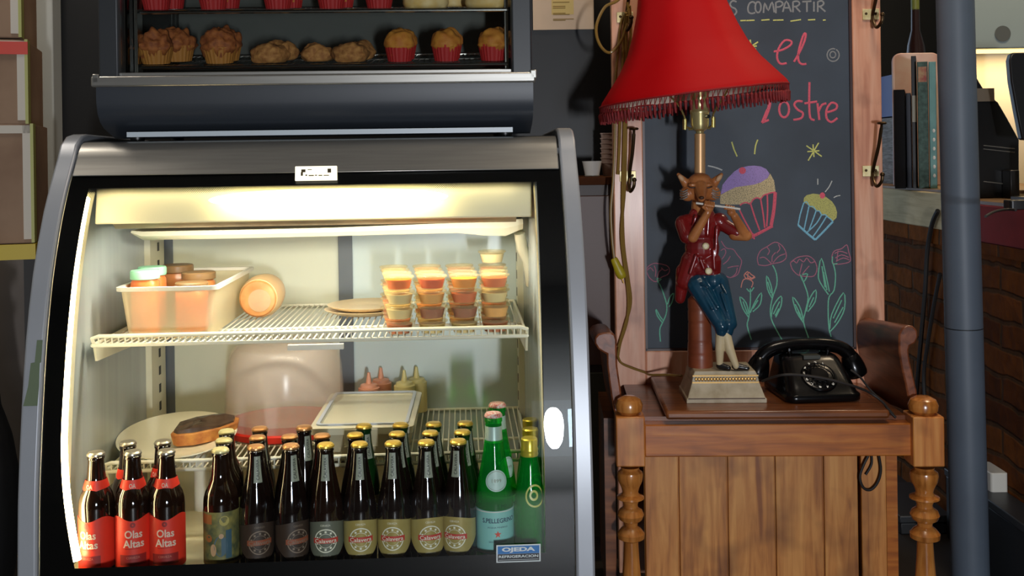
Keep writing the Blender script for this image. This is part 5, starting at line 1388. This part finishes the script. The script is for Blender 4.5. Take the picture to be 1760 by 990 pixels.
q.tube(sm([Q(1494, 780, .046), Q(1484, 800, .046), Q(1478, 820, .046), Q(1484, 838, .046), Q(1496, 842, .046), Q(1508, 830, .046), Q(1514, 808, .046), Q(1510, 780, .046)], 5), .0030, 8)
q.tube(sm([Q(1498, 780, .049), Q(1498, 798, .049), Q(1488, 816, .049)], 5), .0026, 8)
q.build('line_cord', cordb, TEL)
# ------------------------------------------------------------------ steel pipe
pipem = mat('blue_grey_pipe_paint', (92, 104, 118), .5, var=.12, scale=7)
PY = 2.62
p0, p1 = hit(WD, 1612, 60, PY), hit(WD, 1636, 960, PY)
pr = (hit(WD, 1674, 60, PY).x - p0.x)/2
o = thing('pipe', 'thick grey-blue vertical pipe standing between the hall chair and the brick wall', 'pipe', WD, (p1.x + pr, PY, 0))
sl = (p0.x - p1.x)/(p0.z - p1.z)
def px_(z): return (sl*(z - p1.z), 0, z)
zj = hit(WD, 1660, 563, PY).z
MB().tube([px_(0), px_(zj - .0015)], pr, 40).tube([px_(zj + .0015), px_(2.8)], pr, 40).build('pipe_section', pipem, o)
MB().tube([px_(zj - .003), px_(zj + .003)], pr*.985, 40).build('joint', mat('dark_joint', (36, 42, 48), .6), o)
# ------------------------------------------------------------------ counter on the brick wall
cream = wood('cream_painted_wood', (200, 182, 142), (220, 202, 160), (232, 216, 178), 'y', .8, 0, False)
redp = mat('red_painted_wood', (150, 44, 42), .7, rgb2=(122, 36, 34), scale=6, spec=.1)
for m_ in (cream,): m_.node_tree.nodes['Principled BSDF'].inputs['Specular IOR Level'].default_value = .1
ctop = wood('counter_top_wood', (92, 66, 42), (122, 92, 60), (148, 116, 80), 'y', .5, 0)
ZT = .962
YS = 3.02
o = thing('counter_top', 'long counter beam on the brick wall, cream-painted, behind the chair and pipe', 'counter', WD, (1.27, YS, .80))
MB().box(0, .50, .0, 2.1, .045, .155).build('front_beam', cream, o, bev=.004)
MB().box(.01, .50, 0, 2.1, .155, .163).build('top_board', ctop, o)
MB().box(.0, .13, 0, 2.1, 0, .045).build('ledge', brick, o)
o = thing('counter_top', 'red-painted counter end with a worn wooden top, right of the pipe', 'counter', WD, (1.27, 1.2, .80))
MB().box(0, .50, .0, YS - 1.2 - .004, .030, .133).build('front_beam', redp, o, bev=.004)
MB().box(.004, .50, 0, YS - 1.2 - .004, .133, .142).build('top_board', ctop, o)
MB().box(.0, .13, 0, YS - 1.204, 0, .030).build('ledge', brick, o)
CT = ZT + .001; CR = .80 + .142
# books and folders
def at(px, y): return hit(WD, px, 250, y).x
def zof(px, py, y): return hit(WD, px, py, y).z
def book(px0, px1, pyt, y, m, label, cat, name, depth=.2, pages=None, band=None):
    x0, x1 = at(px0, y), at(px1, y); zt = zof((px0 + px1)/2, pyt, y); hgt = zt - CT
    o = thing(name, label, cat, WD, ((x0 + x1)/2 + .36*depth/2, y + .93*depth/2, CT), -.375, group='books and folders on the cream counter')
    w = (x1 - x0)/2*.90
    q = MB().box(-w, -w + .003, -depth/2, depth/2, 0, hgt).box(w - .003, w, -depth/2, depth/2, 0, hgt).box(-w, w, -depth/2, -depth/2 + .004, 0, hgt)
    q.build('cover', m, o, bev=.001)
    MB().box(-w + .003, w - .003, -depth/2 + .004, depth/2 - .004, .003, hgt - .004).build('pages', pages or paper, o)
    if band:
        for (a, b4, mm) in band: MB().box(-w*.8, w*.8, -depth/2 - .0006, -depth/2 + .001, hgt*a, hgt*b4).build('spine_label', mm, o)
    return o
teal = mat('teal_patterned_cover', (78, 108, 98), .6, rgb2=(52, 76, 66), scale=70)
teal2 = mat('pale_teal_cover', (116, 168, 164), .5, rgb2=(100, 150, 146), scale=20)
bkm = mat('black_folder', (20, 20, 22), .4); navym = mat('navy_folder', (34, 40, 54), .45)
pinkspot = mat('pink_spots', (170, 84, 74), .6, rgb2=(186, 150, 110), scale=60); whit = mat('pale_label', (168, 164, 150), .6)
book(1537, 1557, 154, 3.30, bkm, 'thick black folder standing leftmost on the cream counter', 'folder', 'folder')
book(1558, 1567, 160, 3.32, navym, 'thin navy folder right of the thick black folder', 'folder', 'folder')
book(1568, 1577, 96, 3.32, bkm, 'thin tall black folder with a pale label, left of the teal book', 'folder', 'folder', band=[(.50, .70, whit)])
book(1578, 1597, 106, 3.28, teal, 'tall dark teal patterned book with pink spots near its top', 'book', 'book', band=[(.84, .96, pinkspot)])
o = book(1598, 1611, 106, 3.26, teal2, 'pale teal book with white dots, half hidden behind the pipe', 'book', 'book')
q = MB()
for i in range(6): q.ell((.002, -.1004, .04 + .028*i), (.004, .001, .006))
q.build('white_dot', whiteplastic, o)
y = 3.56; x0, x1 = at(1535, y), at(1618, y); zt = zof(1575, 91, y)
w = (x1 - x0)/2; hgt = zt - CT
o = thing('serving_tray', 'pinkish round-cornered tray leaning upright behind the black folders', 'tray', WD, ((x0 + x1)/2, y, CT))
rp = []
for cx_, cz_, a0 in ((w - .03, hgt - .03, 0), (-w + .03, hgt - .03, 90)):
    for i in range(7): rp.append((cx_ + .03*math.cos(R(a0 + 15*i)), cz_ + .03*math.sin(R(a0 + 15*i))))
rp += [(-w, 0), (w, 0)]
q = MB().prism(rp, -.006, .006, 'y'); q.build('tray_panel', mat('pinkish_panel', (218, 196, 184), .5, rgb2=(208, 160, 146), scale=9), o, bev=.003)
y = 3.9; x0, x1 = hit(WD, 1516, 160, y).x, hit(WD, 1548, 160, y).x
o = thing('crate', 'small blue plastic crate beyond the folders, right of the chair post', 'crate', WD, ((x0 + x1)/2, y, CT))
zt, zb = zof(1526, 132, y) - CT, 0
q = MB().rings([rr((x1 - x0)/2 - .004, .10, zt - .15), rr((x1 - x0)/2, .105, zt), rr((x1 - x0)/2 - .006, .10, zt), rr((x1 - x0)/2 - .010, .095, zt - .145)])
q.build('crate_box', mat('blue_plastic', (44, 76, 150), .4), o)
MB().box(-(x1 - x0)/2 + .002, (x1 - x0)/2 - .002, -.10, .10, 0, zt - .155).build('carton_under', mat('grey_carton', (150, 142, 132), .6, rgb2=(96, 84, 70), scale=20, stretch=(1, 1, 8)), o)
# dark bottle catching the light above
y = 3.75
pb = hit(WD, 1574, 90, y)
o = thing('glass_bottle', 'dark bottle catching white glints behind the leaning tray', 'bottle', WD, (pb.x, y, CT))
hb = zof(1576, -14, y) - CT
MB().lathe([(.0005, 0), (.034, .001), (.037, .006), (.037, hb*.62), (.030, hb*.72), (.016, hb*.80), (.0135, hb*.98), (.0005, hb*.98)], 30).build('bottle_glass', mat('dark_wine_glass', (40, 22, 18), .05, coat=.5), o)
MB().lathe([(.0145, hb*.90), (.0150, hb*1.0), (.0005, hb*1.0)], 24).build('bottle_cap', mat('olive_cap', (110, 116, 50), .4), o)
MB().lathe([(.0375, hb*.34), (.0375, hb*.50), (.037, hb*.50), (.037, hb*.34)], 30).build('label', mat('brown_bottle_label', (104, 62, 52), .5), o)
# ---- right of the pipe
y = 3.55
gx0, gx1 = hit(WD, 1672, 40, y).x, hit(WD, 1830, 40, y).x
gz0 = zof(1720, 83, y)
o = thing('wall_cabinet', 'grey kitchen wall cabinet with a dark round hole, above the lit recess', 'cabinet', WD, (gx0, y, gz0))
q = MB().box(0, gx1 - gx0, 0, .15, 0, .75); q.build('carcass', mat('cabinet_grey', (150, 164, 164), .5, var=.08, scale=3), o, bev=.004)
pc = hit(WD, 1723, 58, y)
MB().lathe([(.0005, 0), (.024, 0), (.027, .003), (.0005, .003)], 30, Matrix.Translation((pc.x - gx0, 0, pc.z - gz0)) @ Matrix.Rotation(math.pi/2, 4, 'X')).build('round_hole', mat('dark_hole', (84, 88, 86), .6), o)
lt = MB().box(.02, gx1 - gx0 - .02, .015, .035, -.014, -.002).build('under_light', lampmat('warm_strip', (255, 214, 130), 3.0), o)
area('under_cabinet_light', (gx0 + .2, y + .05, gz0 - .02), (gx0 + .2, y + .10, gz0 - .4), .4, .03, 1.4, (1.0, .72, .38))
pk = hit(WD, 1677, 85, y + .16)
o = thing('splashback_board', 'white backing board lit warm orange under the grey cabinet', 'board', WD, (gx0, y + .17, CT - .15))
MB().box(0, gx1 - gx0, 0, .02, 0, gz0 - CT + .15).build('board_panel', mat('white_board', (236, 224, 200), .5), o)
# dark machine with slanted side
y = 3.0
def xz(px, py, y): q = hit(WD, px, py, y); return (q.x, q.z)
mp = [xz(1668, 120, y), xz(1676, 128, y), xz(1694, 158, y), xz(1716, 176, y), xz(1730, 200, y), xz(1745, 235, y)]
o = thing('coffee_machine', 'black coffee machine with a slanted top on the red counter, right of the pipe', 'machine', WD, (mp[0][0], y, CR))
zc_ = lambda z: z - CR
poly = [(0, .0), (xz(1752, 350, y)[0] - mp[0][0], .0), (xz(1752, 240, y)[0] - mp[0][0], zc_(xz(1752, 240, y)[1]))] + [(a - mp[0][0], zc_(b4)) for a, b4 in reversed(mp[:5])]
MB().prism(poly, 0, .14, 'y').build('machine_body', mat('black_machine_plastic', (16, 16, 17), .3), o, bev=.004)
a, b4 = xz(1677, 140, y - .004), xz(1716, 174, y - .004)
MB().box(a[0] - mp[0][0], b4[0] - mp[0][0] - .012, -.006, 0, zc_(b4[1]), zc_(a[1]) - .02).build('grey_panel', mat('taupe_panel', (112, 100, 84), .5), o)
q = MB()
for py in (250, 256, 312): 
    a, b4 = xz(1690, py, y - .003), xz(1744, py + 6, y - .003); q.tube([(a[0] - mp[0][0], -.003, zc_(a[1])), (b4[0] - mp[0][0], -.003, zc_(b4[1]))], .0016, 6)
q.build('trim_line', mat('grey_trim', (96, 96, 92), .4), o)
MB().box(xz(1722, 300, y)[0] - mp[0][0], xz(1738, 300, y)[0] - mp[0][0], -.05, -.002, .0, zc_(xz(1730, 292, y)[1])).build('portafilter', blackm, o, bev=.003)
# monitor seen edge-on
y = 2.78
o = thing('monitor', 'black monitor with rounded corners at the right edge, above the red counter', 'monitor', WD, (xz(1790, 300, y)[0], y, CR))
X0 = xz(1790, 300, y)[0]
poly = [(xz(a, b5, y)[0] - X0, xz(a, b5, y)[1] - CR) for a, b5 in ((1744, 90), (1738, 94), (1735, 104), (1738, 140), (1747, 190), (1757, 240), (1850, 250), (1850, 88))]
MB().prism(poly, 0, .025, 'y').build('screen_back', mat('black_screen_plastic', (18, 18, 20), .35), o, bev=.004)
MB().box(-.05, .05, -.05, .07, 0, .012).box(-.015, .015, .004, .02, .012, .14).build('stand', blackm, o, bev=.002)
# small thing and cable on the red counter
pp = hitz(WD, 1752, 360, CR)
o = MB().rbox(-.03, .03, -.02, .02, 0, .022, .008).build('card_reader', blackm, None, bev=.002); o.matrix_world = Matrix.Translation((pp.x, pp.y, CR)); tag(o, 'small black card reader lying on the red counter top by the monitor', 'card reader')
q = MB(); pts = [hitz(WD, a, b5, CR + .003) for a, b5 in ((1694, 372), (1704, 366), (1716, 362), (1732, 360), (1746, 361))]
ob = pts[0].copy(); q.tube([p - ob for p in sm(pts, 4)], .003, 8); o = q.build('cable', cordb, None); o.location = ob; tag(o, 'black cable lying on the worn top of the red counter', 'cable')
# cables down the brick wall
X = 1.262
def wallp(px, py):
    o2, d2 = ray(WD, px, py); return o2 + d2*((X - o2.x)/d2.x)
for pts, lab, r in (([(1612, 362), (1602, 385), (1594, 430), (1590, 500), (1584, 570), (1578, 640), (1574, 690)], 'thick black cable hanging down the brick wall left of the pipe', .007),
                 ([(1616, 470), (1606, 520), (1596, 580), (1588, 640), (1590, 690)], 'black cable slanting across the brick wall just left of the pipe', .006)):
    pp = [wallp(*p) for p in pts]; ob = pp[-1].copy(); q = MB(); q.tube([p - ob for p in sm(pp, 4)], r, 8); o = q.build('cable', cordb, None); o.location = ob; tag(o, lab, 'cable')
a, b5 = wallp(1693, 793), wallp(1725, 853)
o = thing('outlet_box', 'white plastic outlet box on the brick wall, low right of the pipe', 'outlet', WD, (1.275, (a.y + b5.y)/2, b5.z))
q = MB().rbox(-.045, 0, -abs(a.y - b5.y)/2, abs(a.y - b5.y)/2, 0, a.z - b5.z, .008); q.build('cover', whiteplastic, o, bev=.003)
MB().box(-.047, -.044, -.015, .015, .02, .05).build('socket_plate', mat('grey_socket', (150, 150, 146), .5), o)
# dark box and added block on the floor at the right
y = 2.95
bxm = mat('black_box_plastic', (30, 31, 33), .5); lidm = mat('black_lid_plastic', (48, 50, 53), .4)
def lowbox(x0, x1, y0, y1, zt, lab):
    o = thing('storage_box', lab, 'box', WD, ((x0 + x1)/2, (y0 + y1)/2, 0))
    w, d3 = (x1 - x0)/2, (y1 - y0)/2
    MB().box(-w, w, -d3, d3, 0, zt - .02).build('box_body', bxm, o, bev=.004)
    MB().box(-w - .003, w + .003, -d3 - .003, d3 + .003, zt - .02, zt).build('lid', lidm, o, bev=.003)
lowbox(hit(WD, 1548, 920, y).x, hit(WD, 1634, 920, y).x, y, y + .3, zof(1590, 886, y), 'low black storage box on the floor behind the right chair leg')
lowbox(1.200, 1.270, 2.45, 2.93, zof(1730, 872, 2.6), 'long low black block added against the brick wall, right of the pipe')  # block added where the foot of the wall is dark

# ------------------------------------------------------------------ between counter and chair
y = 3.036
a, b5 = hit(WD, 915, -40, y), hit(WD, 1021, 50, y)
o = thing('paper_menu', 'pale paper sheet with faint yellow writing taped to the black wall', 'paper', WD, ((a.x + b5.x)/2, y, b5.z))
w = (b5.x - a.x)/2
MB().box(-w, w, 0, .002, 0, .36).build('sheet', paper, o)
q = MB(); yel_ = mat('yellow_patch', (222, 192, 120), .8)
px0 = hit(WD, 948, 20, y).x - (a.x + b5.x)/2; px1 = hit(WD, 986, 20, y).x - (a.x + b5.x)/2
MB().box(px0, px1, -.0008, 0, b5.z*0 + (hit(WD, 960, 25, y).z - b5.z), .34).build('printed_patch', yel_, o)
for py in (4, 11, 14, 23, 25, 33, 35):
    zz_ = hit(WD, 960, py, y).z - b5.z; q.box(px0 + .004, px1 - .012*(py % 3), -.0016, -.0009, zz_ - .0012, zz_ + .0012)
q.build('writing', inkm, o)
y = 2.80
a, b5 = hit(WD, 990, 312, y), hit(WD, 1062, 312, y)
zt = zof(1025, 304, y)
o = thing('side_cabinet', 'dark wooden side cabinet against the black wall between fridge and chair', 'cabinet', WD, ((a.x + b5.x)/2, 2.92, 0))
w = (b5.x - a.x)/2 + .01; D2 = .113
MB().box(-w, w, -D2, D2, 0, zt - .022).build('cabinet_body', mat('dark_brown_panel', (58, 36, 24), .5, rgb2=(42, 28, 20), scale=8), o)
MB().box(-w - .006, w + .004, -D2 - .006, D2, zt - .022, zt).build('cabinet_top', mat('cabinet_top_wood', (92, 54, 32), .8, rgb2=(70, 40, 24), scale=12, spec=.05), o, bev=.002)
MB().box(-w + .012, w - .012, -D2 - .008, -D2, .52, zt - .05).build('door', mat('brown_door_panel', (72, 40, 22), .45), o, bev=.002)
MB().box(-w + .012, w - .012, -D2 - .008, -D2, .06, .50).build('door', mat('mossy_door_panel', (52, 50, 36), .6), o, bev=.002)
pc = hit(WD, 1018, 290, 2.86)
o = thing('bowl', 'single white bowl on the dark wooden cabinet beside the fridge', 'cup', WD, (pc.x, 2.87, zt))
MB().lathe([(.0005, .001), (.018, 0), (.0195, .003), (.026, .038), (.0275, .042), (.026, .042), (.018, .006), (.0005, .005)], 30).build('bowl_wall', mat('white_ceramic', (206, 200, 190), .35), o)
MB().lathe([(.019, .0), (.0205, .001), (.0205, .004), (.019, .004)], 30).build('foot_ring', mat('grey_ceramic', (170, 164, 154), .4), o)
pc = hit(WD, 1046, 290, 2.90)
pcup = mat('pinkish_cup', (196, 170, 160), .5)
first = None
for i in range(7):
    M = Matrix.Translation((pc.x, 2.90, zt + i*.0135))
    lab = '%s cup of the pinkish paper cup stack by the left chair post' % ('bottom', 'second lowest', 'third lowest', 'middle', 'third highest', 'second highest', 'topmost')[i]
    if first is None:
        first = MB().lathe([(.0005, .001), (.0150, 0), (.0155, .002), (.0205, .034), (.0225, .035), (.0225, .038), (.020, .038), (.0145, .003), (.0005, .003)], 26).build('paper_cup', pcup, None)
        o = first
    else: o = first.copy(); COL.objects.link(o)
    o.matrix_world = M; tag(o, lab, 'cup', 'stack of paper cups')
# ------------------------------------------------------------------ left edge: cartons on a yellow-edged shelf
card = mat('cardboard', (150, 122, 98), .8, rgb2=(132, 104, 82), scale=9); cardin = mat('torn_white_edge', (206, 198, 184), .8)
tapered = mat('red_tape', (206, 62, 42), .5); tapey = mat('green_yellow_tape', (172, 172, 96), .5); yelp = mat('yellow_edge_paint', (196, 170, 36), .5)
LF = frame((hit(WD, 62, 400, 2.35).x, 2.35, 0), .30)
def lxz(px, py, y=0): return hit(LF, px, py, y)
zs_ = lxz(20, 425).z
x1 = lxz(58, 420).x
o = thing('wall_shelf', 'yellow-edged board at the left edge carrying the stacked cartons', 'shelf', LF, (x1, 0, zs_ - .014))
zA, zB = lxz(0, 443).z - zs_ + .014, lxz(60, 410).z - zs_ + .014
q = MB().box(-.5, 0, .004, .34, -.012, .018); q.build('shelf_board', mat('shelf_underside', (96, 80, 62), .6), o)
MB().box(-.5, .004, -.004, .004, -.014, .020).box(-.002, .004, 0, .34, -.014, .020).build('yellow_edge', yelp, o)
MB().box(-.06, -.02, .28, .32, -(zs_ - .014), -.012).box(-.48, -.44, .28, .32, -(zs_ - .014), -.012).box(-.48, -.44, .03, .07, -(zs_ - .014), -.012).build('leg', mat('dark_leg', (46, 42, 38), .6), o)
def carton(pyt, pyb, pxr, label, dy, tape=None):
    zt, zb = lxz(20, pyt).z, zs_ + .006 if pyb is None else lxz(20, pyb).z
    xr = lxz(pxr, (pyt + (pyb or 400))/2, .012 + dy).x
    o = thing('cardboard_box', label, 'box', LF, (xr - .17, .15 + dy, zb), group='cartons stacked at the left edge')
    H2 = zt - zb
    MB().box(-.17, .17, -.135, .135, .0005, H2 - .0005).build('carton', card, o, bev=.003)
    q = MB().box(-.17, .171, -.137, -.134, H2 - .022, H2 - .004).box(.150, .171, -.137, -.134, 0.01, H2 - .004)
    zz_ = [0.012*random.random() for _ in range(6)]
    q.build('torn_edge', cardin, o)
    q = MB().box(.166, .1725, -.138, -.10, .002, H2); q.build('packing_tape', tapey, o)
    if tape:
        a3, b6 = lxz(0, 70).z - zb, lxz(0, 92).z - zb
        q = MB().box(-.17, .1728, -.1384, -.136, b6, a3); q.build('red_tape', tapered, o)
    return o
carton(212, None, 56, 'brown cardboard box at the bottom of the stack, on the yellow-edged shelf', 0)
carton(66, 214, 46, 'middle cardboard box of the stack, with red tape near its top', .0, True)
carton(-90, 64, 34, 'upper cardboard box of the stack, cut off by the picture top', .0)
q = MB(); rs = []
blk = mat('black_bag_cloth', (16, 16, 17), .6)
bp_ = hit(WD, -6, 760, 2.42)
o = thing('rubbish_bag', 'black bag bulging in from the left edge below the shelf', 'bag', WD, (bp_.x - .05, 2.44, 0))
q.ell((0, 0, .28), (.085, .10, .28)); q.ell((.012, -.01, zof(10, 520, 2.42)), (.040, .04, .036)); q.ell((.018, -.01, zof(8, 585, 2.42)), (.032, .035, .020)); q.cap((0, 0, .5), .05, (-.01, 0, zof(8, 500, 2.42)), .03)
organic(q, 'bag_body', blk, o, .008, 4)
yt = mat('yellow_floor_tape', (150, 118, 40), .6)
pa, pb_ = hitz(WD, -10, 985, .001), hitz(WD, 46, 930, .001)
d_ = (pb_ - pa).normalized(); nn = Vector((-d_.y, d_.x, 0))*.018
q = MB().add([v - pa for v in (pa - nn, pb_ - nn, pb_ + nn, pa + nn)] + [v - pa + Vector((0, 0, .001)) for v in (pa - nn, pb_ - nn, pb_ + nn, pa + nn)], [(0, 1, 2, 3), (4, 5, 6, 7), (0, 1, 5, 4), (1, 2, 6, 5), (2, 3, 7, 6), (3, 0, 4, 7)])
o = q.build('floor_tape', yt, None, ang=0); o.location = pa; tag(o, 'strip of yellow floor tape running behind the fridge at lower left', 'tape')
